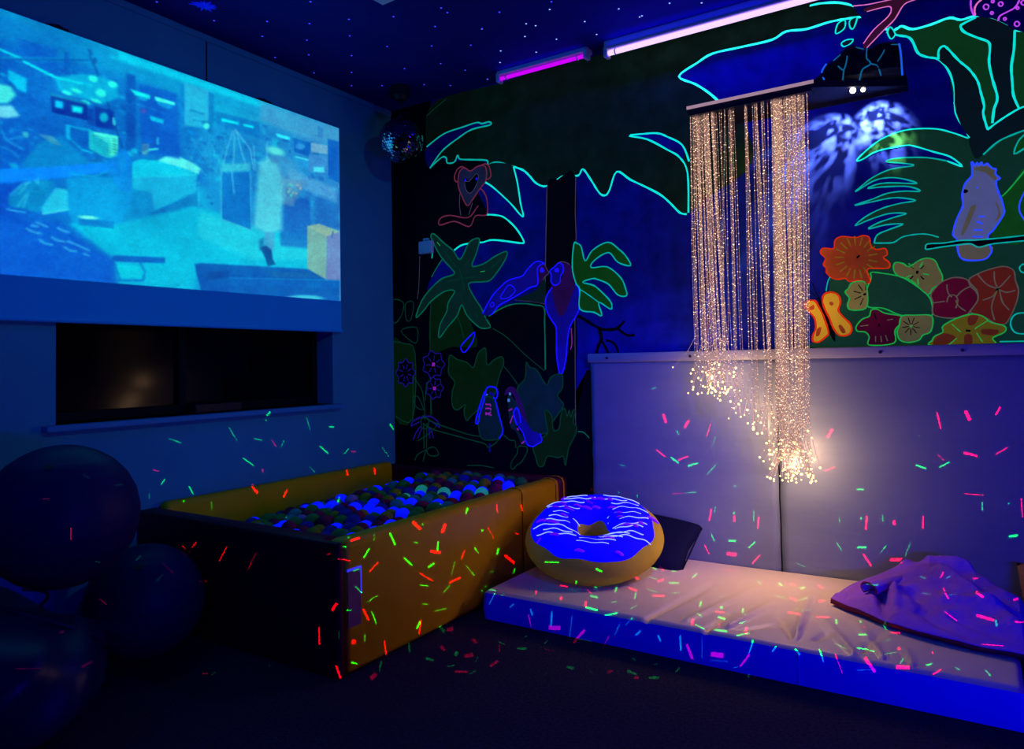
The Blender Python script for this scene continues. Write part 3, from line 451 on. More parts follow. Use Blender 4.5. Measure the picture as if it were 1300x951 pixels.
T2 = lambda p: tr(p, 1140, 0, 4.756)
paint('painted_spotted_figure', [(B_vi, T2([(510,-30),(480,20),(465,60),(470,100),(570,115),(660,155),(710,185),(820,185),(820,-30)]))], 'violet figure with pink spots at the top corner', [(K_pk, 2.6, False, T2([(505,0),(478,25),(463,55),(465,95)])), (K_pv, 2.4, False, T2([(440,0),(440,40),(450,80),(465,98)])), (K_pv, 2.4, False, T2([(605,130),(615,100),(660,75),(705,50),(730,10),(730,-10)]))]+[(K_pv, 1.9, True, T2([(x+r*math.cos(a), y+r*math.sin(a)) for a in (0, 1.05, 2.1, 3.15, 4.2, 5.25)])) for x, y, r in ((532,45,16),(572,12,8),(620,28,13),(567,82,8),(722,52,8),(645,118,8),(718,148,15),(757,20,14))])
# ================================================================ the projection screen on wall_left
m_scr = mat('screen_cloth', (0.02, 0.52, 0.72), 0.8, 0.1)
SX = 0.045
s_y1 = P(434, 417.9, 0, SX).y; s_z0 = P(0, 405.5, 0, SX).z; s_z1 = (P(431.4, 163.6, 0, SX).z+P(0, 8.1, 0, SX).z)/2
s_y0 = s_y1-2.9
scr = thing('projection_screen', (0.03, (s_y0+s_y1)/2, s_z0), 'wide projection screen showing a blue hospital room above the window', 'screen')
autosmooth(G().box((SX-0.012, s_y0, s_z0), (SX, s_y1, s_z1), 0.003, 1).build('cloth', m_scr, scr))
autosmooth(G().tube([(SX-0.004, s_y0, s_z0+0.006), (SX-0.004, s_y1, s_z0+0.006)], 0.011, 10).build('bottom_bar', m_scr, scr))
G().box((0.012, s_y0, s_z1-0.05), (SX-0.012, s_y1, s_z1-0.004), 0.004, 1).build('top_bar', m_dark, scr)
for px, py in ((76, 33), (337, 126)):
    c = P(px, py, 0, SX-0.01)
    g = G().box((0.0, c.y-0.035, s_z1-0.02), (SX, c.y+0.035, s_z1+0.012), 0.004, 1)
    g.tube([(0.01, c.y-0.045, s_z1+0.012), (0.02, c.y, s_z1+0.022), (0.02, c.y+0.05, s_z1+0.006)], 0.006, 6)
    g.build('mounting_clip', m_dark, scr)
# the projected picture: a fine lattice on the cloth, painted corner by corner
y1, y0p = P(431.4, 300, 0, SX).y, s_y1-2.45
zt = s_z1-0.004
def zb(y):                                      # lower edge of the picture
    a, b = P(0, 348, 0, SX), P(430, 382, 0, SX); return a.z+(b.z-a.z)*(y-a.y)/(b.y-a.y)
NY, NZ = 400, 230
yy = np.linspace(y0p, y1, NY); V = []; px = np.zeros((NZ, NY)); py = np.zeros((NZ, NY))
for j in range(NZ):
    for i in range(NY):
        z = zb(yy[i])+(zt-zb(yy[i]))*j/(NZ-1); V.append((SX+0.0015, yy[i], z))
A = np.array(V)-np.array(CAM); dz = A@np.array(FWD)
px = (CX+F_PX*(A@np.array(RIGHT))/dz).reshape(NZ, NY); py = (CY-F_PX*(A@np.array(UP))/dz).reshape(NZ, NY)
def ip(x, xs, vs): return np.interp(x, xs, vs)
t_ = np.clip((py-np.interp(px, [0, 431], [8, 164]))/np.interp(px, [0, 431], [340, 218]), 0, 1)
img = np.stack([ip(px, [0, 150, 290, 431], [0, 0, 8, 60]), ip(px, [0, 150, 290, 431], [105, 140, 160, 140])-t_*ip(px, [0, 150, 300], [35, 8, 0]), ip(px, [0, 150, 290, 431], [205, 208, 215, 200])], -1)
def sdf(pts):
    pts = np.array(pts, float); d = np.full(px.shape, 1e9); ins = np.zeros(px.shape, bool); k = len(pts)
    for i in range(k):
        a = pts[i]; b = pts[(i+1) % k]; e = b-a; wx = px-a[0]; wy = py-a[1]
        t = np.clip((wx*e[0]+wy*e[1])/max(e@e, 1e-9), 0, 1)
        d = np.minimum(d, (wx-t*e[0])**2+(wy-t*e[1])**2)
        c = (a[1] > py) != (b[1] > py)
        ins ^= c & (px < (b[0]-a[0])*(py-a[1])/((b[1]-a[1]) or 1e-9)+a[0])
    return np.where(ins, -1, 1)*np.sqrt(d)
def mix(m, c):
    global img
    img = img*(1-m[..., None])+np.array(c, float)*m[..., None]
def poly(pts, c, al=1.0, so=1.2): mix(np.clip(0.5-sdf(pts)/so, 0, 1)*al, c)
def line(pts, c, wd=1.5, al=1.0, so=1.0):
    d = np.full(px.shape, 1e9)
    for a, b in zip(pts[:-1], pts[1:]):
        a = np.array(a, float); e = np.array(b, float)-a; wx = px-a[0]; wy = py-a[1]
        t = np.clip((wx*e[0]+wy*e[1])/max(e@e, 1e-9), 0, 1); d = np.minimum(d, np.hypot(wx-t*e[0], wy-t*e[1]))
    mix(np.clip(0.5-(d-wd/2)/so, 0, 1)*al, c)
def ell(cx, cy, rx, ry, c, al=1.0, so=1.2, rot=0.0):
    ca, sa = math.cos(rot), math.sin(rot); x = (px-cx)*ca+(py-cy)*sa; y = -(px-cx)*sa+(py-cy)*ca
    mix(np.clip(0.5-(np.hypot(x/rx, y/ry)-1)*min(rx, ry)/so, 0, 1)*al, c)
R_ = random.Random(5)
poly([(-80,-25),(0,8),(150,64),(290,116),(431,164),(431,182),(300,140),(150,92),(60,72),(0,52),(-80,40)], (0,135,205), .5, 8)
poly([(140,60),(335,131),(335,138),(140,73)], (0,195,235), .9, 5)
poly([(0,9),(150,65),(150,74),(0,18)], (0,130,200), .8, 4)
poly([(330,130),(431,165),(431,186),(400,182),(330,152)], (70,150,205), .7, 6)
poly([(-80,45),(0,52),(60,72),(160,98),(250,130),(262,235),(150,232),(0,205),(-80,190)], (0,88,196), .6, 14)
poly([(255,165),(290,150),(431,185),(431,300),(350,310),(280,285),(255,230)], (15,112,205), .5, 14)
for _ in range(520):                            # clutter of equipment along the walls
    x = R_.uniform(-60, 425); y = R_.uniform(np.interp(x, [0, 150, 431], [66, 100, 188]), np.interp(x, [0, 150, 300, 431], [180, 215, 270, 270]))
    a = R_.uniform(1.5, 8); b = R_.uniform(.8, 6); dk = R_.random() < 0.6
    poly([(x, y), (x+a, y+a*.28), (x+a, y+a*.28+b), (x, y+b)], (0, R_.uniform(60, 95), R_.uniform(160, 195)) if dk else (10, R_.uniform(150, 205), R_.uniform(215, 240)), R_.uniform(.25, .7), 1.5)
poly([(20,48),(72,62),(74,95),(50,90),(30,75)], (0,85,200), .7, 4)
line([(0,75),(111,76)], (0,85,185), 3); line([(0,73.2),(111,74.2)], (0,170,220), 1.2); line([(20,78),(108,78)], (0,160,220), 1.0, .7)
line([(-30,50),(24,73)], (0,215,235), 2.6); line([(30,78),(70,98),(104,106)], (0,225,240), 2.8)
poly([(81,66),(88,66),(88,98),(82,98)], (0,85,190), .8)
line([(113,63),(115,74),(122,88),(135,125),(146,160),(158,196)], (0,70,165), 2.4); ell(120,77,3,4,(0,75,170)); line([(113,63),(116,68)], (0,80,170), 4)
poly([(70,98),(100,94),(130,97),(150,108),(150,124),(130,132),(100,123),(74,114)], (0,195,230), .65, 4)
for c in ((85,118,7,2.4),(97,115,7,2.4),(109,130,6,2.4),(122,128,7,2.4),(118,100,6,4),(143,107,6,4),(128,118,7,5)): ell(*c, (40,240,232), .9, 1.6, .35)
poly([(10,88),(34,100),(33,118),(22,113),(10,98)], (0,190,238), .9, 2); poly([(-10,104),(14,110),(20,121),(10,131),(-10,131)], (70,240,235), .9, 4); poly([(-10,134),(15,134),(25,147),(10,150),(-10,148)], (110,215,242), .9, 3)
poly([(64,119),(110,131),(112,153),(66,143)], (0,35,150)); poly([(64,118),(110,130),(110,133),(64,121)], (10,140,190), .8)
poly([(70,127),(80,129),(80,138),(70,136)], (0,185,245), 1, 2); poly([(91,134),(105,136),(104,144),(92,142)], (0,215,235), 1, 3)
poly([(120,135),(145,141),(145,165),(121,161)], (0,55,165)); poly([(112,138),(119,139),(119,160),(112,158)], (0,50,160), .8); ell(132,149,5.5,6,(0,190,220),.9,2.5); line([(144,150),(145,158)], (60,220,230), 2.5)
poly([(83,158),(117,165),(117,194),(100,190),(83,178)], (0,100,200)); poly([(84,159),(89,160),(89,178),(84,176)], (0,185,235), .9); line([(89,176),(104,190),(117,194)], (0,190,230), 2); line([(84,159),(117,166)], (0,185,225), 1.6)
for k in range(6): line([(90,165+k*4.2),(112,169+k*4.2)], (0,75,185), 1.2, .8)
poly([(113,166),(150,173),(150,197),(140,202),(128,197),(113,189)], (20,195,210), .9)
poly([(118,167),(150,173),(150,183),(136,181),(120,172)], (70,245,232)); poly([(137,178),(150,182),(148,200),(138,198)], (70,240,215), .8)
for k in range(8): line([(119,172+k*3),(140,176+k*3)], (0,115,175), 1.0, .7)
for k in range(6): line([(144,176+k*3.4),(148,177+k*3.4)], (0,70,110), 1.0, .8)
poly([(30,205),(50,180),(78,174),(116,207),(143,204),(135,216),(60,217),(28,214)], (0,128,205), .95, 3)
poly([(48,170),(68,173),(78,186),(66,182)], (90,170,185), .55, 2); poly([(28,167),(36,168),(36,175),(30,174)], (80,220,210), .6, 2)
for q in ([(0,160),(8,178),(30,190)], [(8,178),(28,173)], [(0,186),(12,190),(24,200)]): line(q, (30,170,230), 1.6, .7)
poly([(11,206),(23,209),(23,219),(16,217)], (0,170,225), .9)
poly([(85,226),(168,224),(168,258),(145,300),(95,288),(86,268)], (0,148,222), .9, 3)
poly([(168,206),(178,202),(205,204),(250,219),(250,226),(168,226)], (5,190,232), 1, 2); poly([(168,225),(250,223),(249,244),(197,268),(192,245),(168,240)], (15,170,222), 1, 2)
line([(168,226),(250,222)], (40,205,230), 1.4, .6); line([(192,243),(196,271)], (20,150,215), 2, .7)
poly([(200,204),(211,198),(224,197),(245,207),(255,214),(252,221),(240,216),(224,211)], (85,232,238), 1, 2)
poly([(192,270),(248,244),(258,262),(240,276),(200,288)], (0,110,190), .8, 4); line([(252,232),(253,275)], (40,165,220), 1.6, .7)
poly([(-20,215),(60,212),(150,205),(158,216),(60,228),(-20,234)], (0,135,252), .95, 3); line([(88,221),(120,224),(145,214)], (0,190,225), 1.6, .8)
poly([(10,252),(30,232),(60,228),(70,232),(50,270),(12,262)], (0,140,205), .9, 2)
for q in ([(12,248),(28,234),(38,231)], [(24,246),(34,234)], [(22,263),(32,248)], [(30,262),(36,245)], [(8,265),(20,268),(32,270)], [(44,229),(48,233),(48,226)]): line(q, (60,205,238), 1.5, .85)
poly([(70,238),(86,240),(87,266),(54,272),(52,264)], (30,192,235), .95, 2); poly([(72,234),(86,236),(85,240),(72,239)], (0,110,195), .8); line([(54,272),(87,266)], (80,235,235), 1.6, .8)
ell(156,206,9,17,(0,125,228),.9,2); ell(155,206,5,12,(0,165,225),.8,2); poly([(130,206),(158,190),(168,205),(166,245),(150,240)], (0,128,228), .6, 3)
poly([(-80,275),(75,282),(110,310),(146,330),(146,360),(-80,352)], (0,84,208), .8, 8)
for q in ([(46,282),(60,288)],[(73,289),(80,293),(88,295)],[(33,290),(41,294),(52,297)],[(66,301),(72,305),(82,307)],[(85,306),(98,311),(113,318)],[(50,304),(56,309),(67,311)],[(81,313),(88,318),(97,319)],[(40,286),(48,288)],[(106,322),(113,325)]): line(q, (60,185,235), 2.2, .8, 1.5)
poly([(88,284),(150,284),(245,262),(285,272),(335,292),(425,300),(425,348),(250,348),(246,370),(150,362),(145,328)], (0,182,222), .9, 5)
poly([(255,268),(300,285),(345,300),(425,312),(425,330),(320,330),(250,300)], (30,195,225), .8, 6)
poly([(100,278),(145,281),(144,290),(100,286)], (0,110,200), .9); ell(112,276,12,2,(110,245,225),1,1.5,.08)
poly([(160,92),(172,96),(172,185),(160,192)], (0,75,180), .85, 3); poly([(176,106),(225,119),(228,202),(180,192)], (0,82,200), .8, 3)
poly([(165,113),(191,121),(190,126),(172,121)], (10,232,240)); poly([(175,121),(188,125),(186,129),(176,126)], (0,170,225), .8)
poly([(196,122),(222,130),(222,134),(198,128)], (60,242,236)); poly([(198,128),(220,135),(214,139),(200,133)], (0,160,230), .8); ell(182,141,4,3,(90,70,175),.7,2); line([(168,130),(210,144)], (20,150,210), 1.2, .7)
poly([(190,147),(208,152),(207,157),(192,153)], (0,205,240), .9); line([(200,175),(200,183)], (60,220,235), 1.6); line([(182,195),(190,190),(200,189)], (60,235,230), 2); poly([(180,182),(190,183),(187,197),(180,196)], (80,140,170), .6)
poly([(234,104),(266,115),(266,162),(234,160)], (35,172,222), .85, 3); poly([(229,106),(234,108),(234,166),(229,164)], (0,118,205), .8); poly([(265,117),(272,120),(271,172),(265,170)], (0,122,200), .9)
line([(242,140),(258,145)], (0,120,200), 1.6); line([(245,152),(258,155)], (0,130,205), 1.2); poly([(256,153),(268,155),(268,166),(258,164)], (0,110,190), .8); ell(262,160,4,4,(70,240,235),.9,2)
poly([(274,141),(330,156),(330,176),(276,158)], (0,115,200), .8, 2)
poly([(281,150),(303,155),(303,158.5),(281,154)], (0,228,250)); poly([(309,157),(322,160),(322,163),(309,160)], (0,232,250)); poly([(350,169),(368,174),(368,178),(352,174)], (40,222,255)); poly([(373,176),(391,181),(390,184.5),(373,180)], (70,222,255))
for k in range(26): line([(R_.uniform(228, 290), R_.uniform(168, 215)), (R_.uniform(228, 290), R_.uniform(190, 228))], (60, 190, 225), .8, .35)
poly([(281,222),(316,218),(319,292),(282,278)], (0,108,198), .9, 2); line([(281,214),(281,278),(318,292)], (70,180,222), 1.4, .8); line([(318,220),(319,292)], (60,175,220), 1.4, .7); poly([(281,208),(318,207),(318,217),(281,218)], (60,195,220), .7, 3)
for q in ([(298,164),(297,190),(296,210)],[(300,165),(306,190),(312,210)],[(296,166),(288,190),(284,208)],[(300,166),(318,190),(322,215)],[(294,216),(297,245)],[(322,185),(324,215)],[(339,180),(339,205)]): line(q, (85,190,235), 1.5, .75)
poly([(372,175),(394,181),(394,199),(374,193)], (0,88,188), .9); ell(381,186,6,4,(50,150,225),.8,2); poly([(395,181),(416,185),(416,196),(395,193)], (115,172,208), .85); poly([(392,195),(416,199),(416,221),(392,218)], (60,140,212), .8); poly([(398,212),(411,212),(412,219),(398,218)], (70,222,248), .95, 2)
poly([(403,160),(410,162),(410,176),(403,174)], (40,110,190), .7); poly([(416,176),(431,180),(431,232),(417,226)], (0,82,190), .85, 2); poly([(374,198),(392,203),(392,216),(376,212)], (30,150,225), .8); line([(376,199),(391,203)], (60,215,245), 2)
poly([(355,256),(392,250),(398,316),(356,312)], (15,95,190), .8, 4); poly([(400,250),(431,240),(431,290),(400,290)], (20,100,190), .7, 4)
poly([(365,214),(428,240),(428,258),(366,232)], (95,172,225), .6, 6); poly([(356,226),(378,228),(386,232),(372,262),(352,258)], (95,150,190), .6, 4)
for k in range(14): ell(R_.uniform(366, 383), R_.uniform(230, 250), 1.6, 1.6, (150, 175, 190) if k % 3 else (60, 220, 190), .8, 1.2)
poly([(329,206),(341,200),(352,206),(361,230),(358,268),(358,292),(340,298),(322,289),(325,250)], (85,205,228), .85, 7); poly([(350,206),(372,203),(384,222),(372,240),(358,232)], (80,170,215), .45, 8)
ell(350,192,11,5,(95,225,220),.85,4,.3); poly([(340,196),(364,198),(366,206),(345,208)], (60,130,190), .6, 3)
poly([(336,295),(349,295),(347,318),(336,316)], (75,140,200), .7, 3); poly([(330,314),(338,312),(345,318),(346,328),(350,336),(340,338),(336,326)], (0,62,140), .95, 2); poly([(329,304),(335,302),(336,318),(329,318)], (10,90,160), .6, 3)
poly([(247,335),(256,334),(400,342),(431,353),(431,390),(255,369),(249,346)], (0,82,176), .95, 2); poly([(262,345),(290,344),(290,352),(262,356)], (0,62,150), .7, 4); poly([(335,344),(392,347),(408,352),(350,352)], (20,105,170), .7, 2); line([(292,353),(431,356)], (0,125,205), 1.6); poly([(292,356),(431,358),(431,366),(292,362)], (0,96,190), .7, 3)
for k in range(22): line([(338+k*3, 345),(341+k*3, 350)], (0,70,150), .9, .7)
ell(386,379,24,4.5,(60,190,225),.9,2)
poly([(390,287),(415,293),(414,355),(390,341)], (112,166,164)); poly([(415,293),(432,295),(432,356),(414,355)], (104,126,190)); poly([(390,287),(405,284),(432,294),(415,300)], (140,178,160), .9); line([(423,294),(421,302)], (40,90,170), 1.5)
poly([(143,324),(210,327),(209,334.5),(143,332)], (0,92,192)); poly([(146,336),(176,338),(180,353),(150,352)], (0,196,226), .95); line([(178,334),(184,345),(182,356),(150,356)], (0,105,200), 2.2); line([(146,335),(152,354)], (0,105,200), 1.8)
img[..., 1] = img[..., 1]*1.04+3
for _ in range(1):                              # the lens of the projector softens the picture
    img[1:-1, 1:-1] = (img[1:-1, 1:-1]*2+img[:-2, 1:-1]+img[2:, 1:-1]+img[1:-1, :-2]+img[1:-1, 2:])/6
_rs = np.random.RandomState(9)
for n_, a_ in ((8, 6), (20, 4), (50, 3), (110, 4)):
    g0 = _rs.normal(0, a_, (n_, int(n_*1.7))); yi = np.linspace(0, n_-1.001, NZ); xi = np.linspace(0, int(n_*1.7)-1.001, NY)
    y0_, x0_ = yi.astype(int)[:, None], xi.astype(int)[None]; fy_, fx_ = yi[:, None]-y0_, xi[None]-x0_
    nz = g0[y0_, x0_]*(1-fy_)*(1-fx_)+g0[y0_+1, x0_]*fy_*(1-fx_)+g0[y0_, x0_+1]*(1-fy_)*fx_+g0[y0_+1, x0_+1]*fy_*fx_
    img += nz[..., None]*np.array([.2, 1.2, .8])
img += np.random.RandomState(3).normal(0, 5, px.shape)[..., None]*np.array([.3, 1, 1])
img = np.clip(img, 0, 255)/255
rgb = np.where(img <= 0.04045, img/12.92, ((img+0.055)/1.055)**2.4)
F = []
for j in range(NZ-1):
    for i in range(NY-1):
        a = j*NY+i; F.append((a, a+1, a+NY+1, a+NY))
pic = G().add(V, F).build('projected_picture', mat('projected_light', (0.1, 0.1, 0.1), 0.8, 0.1, emit=(1, 1, 1), es=1.0), scr)
at = pic.data.color_attributes.new('picture', 'FLOAT_COLOR', 'POINT')
at.data.foreach_set('color', np.concatenate([rgb.reshape(-1, 3), np.ones((NY*NZ, 1))], 1).astype(np.float32).ravel())
nt = MATS['projected_light'].node_tree; an = nt.nodes.new('ShaderNodeAttribute'); an.attribute_name = 'picture'
nt.links.new(an.outputs['Color'], nt.nodes['Principled BSDF'].inputs['Emission Color'])
# ================================================================ wall pads and their rail
m_vinyl = mat('grey_pad_vinyl', (0.19, 0.24, 0.31), 0.42, 0.38, vary=0.05, scale=2.5, bump=0.22, bscale=3.0, stretch=(0.8, 1, 3.5))
m_rail = mat('pale_rail', (0.36, 0.38, 0.38), 0.4, 0.4)
m_screw = mat('steel_screw', (0.05, 0.05, 0.06), 0.35, 0.5, metal=0.6)
PADZ = 1.150
xs = P(988, 600, 1, -0.05).x
def pad(x0, x1, label):
    t = thing('wall_pad', ((x0+x1)/2, -0.025, 0.0), label, 'wall pad', 'grey pads along the mural wall')
    NX, NZp = 60, 40; v = []; f = []
    for j in range(NZp+1):
        for i in range(NX+1):
            u = i/NX; s = j/NZp; e = min(u, 1-u)*(x1-x0)/0.02; q = min(1, e)
            y = -0.05+0.018*(1-math.sqrt(max(0, 1-(1-q)**2)))
            cr = 0.004*math.sin(38*s*PADZ+1.3*math.sin(9*s))*(math.exp(-min(u, 1-u)*(x1-x0)/0.16))*math.exp(-((s-0.45)/0.3)**2)
            v.append((x0+0.001+(x1-x0-0.002)*u, y+cr, 0.003+(PADZ-0.003)*s))
    k = NX+1
    for j in range(NZp):
        for i in range(NX): f.append((j*k+i, j*k+i+1, (j+1)*k+i+1, (j+1)*k+i))
    n0 = len(v)
    for i in range(NX+1): v.append((v[i][0], -0.013, 0.003)); v.append((v[NZp*k+i][0], -0.013, PADZ))
    for i in range(NX): f.append((i, n0+2*i, n0+2*i+2, i+1)); f.append((NZp*k+i, NZp*k+i+1, n0+2*i+3, n0+2*i+1))
    for side in (0, NX):
        m0 = len(v)
        for j in range(NZp+1): p = v[j*k+side]; v.append((p[0], -0.013, p[2]))
        for j in range(NZp): f.append((j*k+side, (j+1)*k+side, m0+j+1, m0+j))
    G().add(v, f).build('cover', m_vinyl, t, smooth=True)
    return t
x0p = P(749, 520, 1, -0.05).x
pad(x0p, xs-0.002, 'grey padded wall panel left of the vertical seam, under the fibre curtain')
pad(xs+0.002, xs+2.4, 'grey padded wall panel right of the vertical seam, behind the blanket')
rail = thing('pad_rail', (3.0, -0.03, 1.15), 'pale screwed rail along the top edge of the wall pads', 'rail')
autosmooth(G().box((x0p-0.004, -0.062, PADZ-0.004), (xs+2.4, -0.013, 1.196), 0.006, 2).build('strip', m_rail, rail))
for px_, py_ in ((770.4, 453.6), (876, 451), (977, 449), (1025, 447), (1117.6, 446), (1222, 444)):
    c = P(px_, py_, 1, -0.062); c.z = 1.170
    autosmooth(G().tube([(c.x, -0.060, c.z), (c.x, -0.065, c.z)], 0.0075, 10).build('screw', m_screw, rail))

# ================================================================ mattress
m_matt = mat('white_mattress_vinyl', (0.74, 0.60, 0.52), 0.42, 0.35, vary=0.04, scale=3, bump=0.25, bscale=2.2)
MX0, MX1, MY0, MY1, MZ = 1.412, 3.402, -0.985, -0.058, 0.132
mt = thing('floor_mattress', ((MX0+MX1)/2, (MY0+MY1)/2, 0), 'long pale vinyl mattress on the floor against the wall pads', 'mattress')
CRE = [((1009,812),(1028,755),.013,.020),((1009,812),(988,778),-.008,.03),((1085,832),(1045,785),.009,.024),((925,797),(985,762),.010,.03),((818,788),(905,742),-.010,.028),((892,803),(930,778),-.010,.02),((1122,836),(1090,792),.008,.022),((1095,828),(1120,800),-.006,.02),((1035,812),(1060,800),-.006,.03),((870,790),(960,745),.006,.03),((1160,845),(1150,825),.007,.015),((940,800),(1000,790),-.006,.02)]
CR = [(P(*a, 2, MZ), P(*b, 2, MZ), h, wd) for a, b, h, wd in CRE]
def crease(x, y):
    z = 0
    for a, b, h, wd in CR:
        e = b-a; t = ((x-a.x)*e.x+(y-a.y)*e.y)/(e.x**2+e.y**2); tt = min(max(t, 0), 1)
        d = math.hypot(x-a.x-tt*e.x, y-a.y-tt*e.y); z += 2.0*h*(1-0.75*tt)*math.exp(-(d/(wd*(0.32+0.75*tt)))**2)
    return z
NX, NYm = 200, 80; v = []; f = []
rr = 0.012
for j in range(NYm+1):
    for i in range(NX+1):
        x = MX0+(MX1-MX0)*i/NX; y = MY0+(MY1-MY0)*j/NYm
        e = min(x-MX0, MX1-x, y-MY0); z = MZ-(rr-math.sqrt(max(0, rr*rr-max(0, rr-e)**2)) if e < rr else 0)
        ed = min(1, max(0, e/0.02)); v.append((x, y, z+crease(x, y)*(0.25+0.75*ed)+0.002*math.sin(5*x+3*y)*ed))
k = NX+1
for j in range(NYm):
    for i in range(NX): f.append((j*k+i, j*k+i+1, (j+1)*k+i+1, (j+1)*k+i))
def skirt(idx):
    n0 = len(v)
    for r, q in enumerate((0.105, 0.06, 0.02, 0.003)):
        for i in idx:
            p = v[i]; bul = (0.006*math.sin(math.pi*q/0.13)); cx_, cy_ = (MX0+MX1)/2, (MY0+MY1)/2
            dx = -bul if p[0] <= MX0+1e-6 else (bul if p[0] >= MX1-1e-6 else 0); dy = -bul if p[1] <= MY0+1e-6 else 0
            v.append((p[0]+dx, p[1]+dy, q*(p[2]/MZ if q > 0.05 else 1)))
    L = len(idx)
    for i in range(L-1):
        f.append((idx[i], n0+i, n0+i+1, idx[i+1]))
        for r in range(3): f.append((n0+r*L+i, n0+(r+1)*L+i, n0+(r+1)*L+i+1, n0+r*L+i+1))
skirt([(NYm-j)*k for j in range(NYm+1)]+[i for i in range(1, NX+1)]+[(j+1)*k-1 for j in range(1, NYm+1)])
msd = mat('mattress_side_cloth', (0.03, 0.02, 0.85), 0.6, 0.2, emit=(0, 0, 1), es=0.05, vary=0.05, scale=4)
G().add(v, f[:NX*NYm]).build('cover', m_matt, mt, smooth=True)
G().add(v, f[NX*NYm:]).build('side_band', msd, mt, smooth=True)
for px_, py_ in ((891, 818), (1013, 832)):
    c = P(px_, py_, 1, MY0-0.005)
    G().box((c.x-0.0015, MY0-0.0075, 0.01), (c.x+0.0015, MY0-0.004, MZ-0.012)).build('seam', msd, mt)

# ================================================================ ball pit
m_org = mat('orange_pit_vinyl', (0.78, 0.42, 0.002), 0.42, 0.14, vary=0.06, scale=2, bump=0.22, bscale=3.0)
m_mar = mat('maroon_pit_vinyl', (0.12, 0.002, 0.014), 0.45, 0.12, vary=0.05, scale=2, bump=0.15, bscale=3.0)
m_strap = mat('yellow_strap', (0.75, 0.36, 0.01), 0.5, 0.3)
PX1, PY0, PZ, TH = 1.322, -1.785, 0.502, 0.10
pit = thing('ball_pit', (0.66, -0.9, 0), 'orange and maroon padded ball pit in the corner under the screen', 'ball pit')
def foam(a, b, m, name, bev=0.03):
    return autosmooth(G().box(a, b, bev, 4).build(name, m, pit), 50)
autosmooth(G().box((0.004, PY0, 0.004), (PX1, PY0+0.03, PZ), 0.014, 4).box((0.004, PY0+0.012, 0.004), (PX1-TH-0.001, PY0+TH, PZ), 0.02, 3).build('end_panel', m_mar, pit), 50)
foam((PX1-TH, PY0+0.031, 0.004), (PX1, -0.105, PZ), m_org, 'side_panel')
foam((0.004, PY0+TH+0.001, 0.004), (TH*0.8, -0.105, PZ+0.022), m_org, 'side_panel')
foam((0.004, -0.102, 0.004), (PX1, -0.013, PZ), m_mar, 'end_panel', 0.03)
G().box((TH*0.8, PY0+TH, 0.002), (PX1-TH, -0.105, 0.06)).build('base', m_mar, pit)
for px_ in (664, 706, 715):                     # straps over the orange panel
    y = P(px_, 640, 0, PX1).y; q = 0.012 if px_ < 700 else 0.007
    mm = m_org if px_ < 700 else m_strap
    pth = [(PX1+0.004, y, 0.03), (PX1+0.004, y, PZ-0.03), (PX1-0.006, y, PZ-0.007), (PX1-0.03, y, PZ+0.003), (PX1-0.07, y, PZ+0.003), (PX1-TH+0.006, y, PZ-0.007), (PX1-TH-0.003, y, PZ-0.03), (PX1-TH-0.003, y, PZ-0.06)]
    vv = []; ff = []
    for p in pth: vv += [(p[0], p[1]-q, p[2]), (p[0], p[1]+q, p[2])]
    for i in range(len(pth)-1): ff.append((2*i, 2*i+1, 2*i+3, 2*i+2))
    o = G().add(vv, ff).build('strap', mm, pit); md = o.modifiers.new('thickness', 'SOLIDIFY'); md.thickness = 0.003; md.offset = 1
# patch with a glowing tape edge near the front corner
m_patch = mat('brown_patch', (0.30, 0.10, 0.08), 0.5, 0.3); m_tape = mat('white_tape', (0.75, 0.75, 0.8), 0.6, 0.2, emit=(0.01, 0.02, 1.0), es=0.55)
q0 = P(431, 728, 0, PX1); q1 = P(457.5, 719, 0, PX1); q2 = P(460.5, 752, 0, PX1)
zt_ = (q0.z+q1.z)/2; zl_ = P(461, 790, 0, PX1).z
G().box((PX1-0.001, PY0+0.045, zl_), (PX1+0.0015, q1.y, zt_)).build('patch', m_patch, pit)
G().box((PX1, PY0+0.04, zt_-0.005), (PX1+0.003, q1.y, zt_+0.004)).build('tape_strip', m_tape, pit)
G().box((PX1, q1.y-0.003, q2.z), (PX1+0.003, q1.y+0.003, zt_)).build('tape_strip', m_tape, pit)

# balls: about 550, the 300 that show largest are things, the rest is one heap
rb = random.Random(21); BR = 0.0365
kinds = [('white', (0.04, 0.06, 0.9), 0.15, (0.0, 0.003, 1.0), 0.75), ('mint', (0.05, 0.45, 0.25), 0.025, (0.01, 0.25, 0.13), 0.5), ('green', (0.025, 0.24, 0.03), 0.22, None, 0), ('red', (0.26, 0.006, 0.04), 0.20, None, 0),
         ('yellow', (0.32, 0.24, 0.006), 0.16, None, 0), ('blue', (0.01, 0.02, 0.25), 0.14, None, 0), ('teal', (0.03, 0.26, 0.20), 0.10, None, 0), ('mauve', (0.4, 0.16, 0.36), 0.02, None, 0)]
bm_ = {k[0]: mat(k[0]+'_ball_plastic', k[1], 0.6, 0.15, emit=k[3], es=k[4]) for k in kinds}
def fill(x, y):
    s = max(0, min(1, (x-0.1)/0.45)); b = max(0, min(1, (y+1.7)/1.3))
    return 0.345+0.075*s+0.055*b*s-0.01*(1-s)
pts = []; dx = 2*BR*1.05; row = 0; y = PY0+TH+BR+0.004
while y < -0.105-BR:
    x = 0.08+BR+0.004+(BR if row % 2 else 0)
    while x < PX1-TH-BR-0.003:
        pts.append((x+rb.uniform(-.0015, .0015), y+rb.uniform(-.0015, .0015), fill(x, y)+rb.uniform(-0.017, 0.013))); x += dx
    y += dx*0.866; row += 1
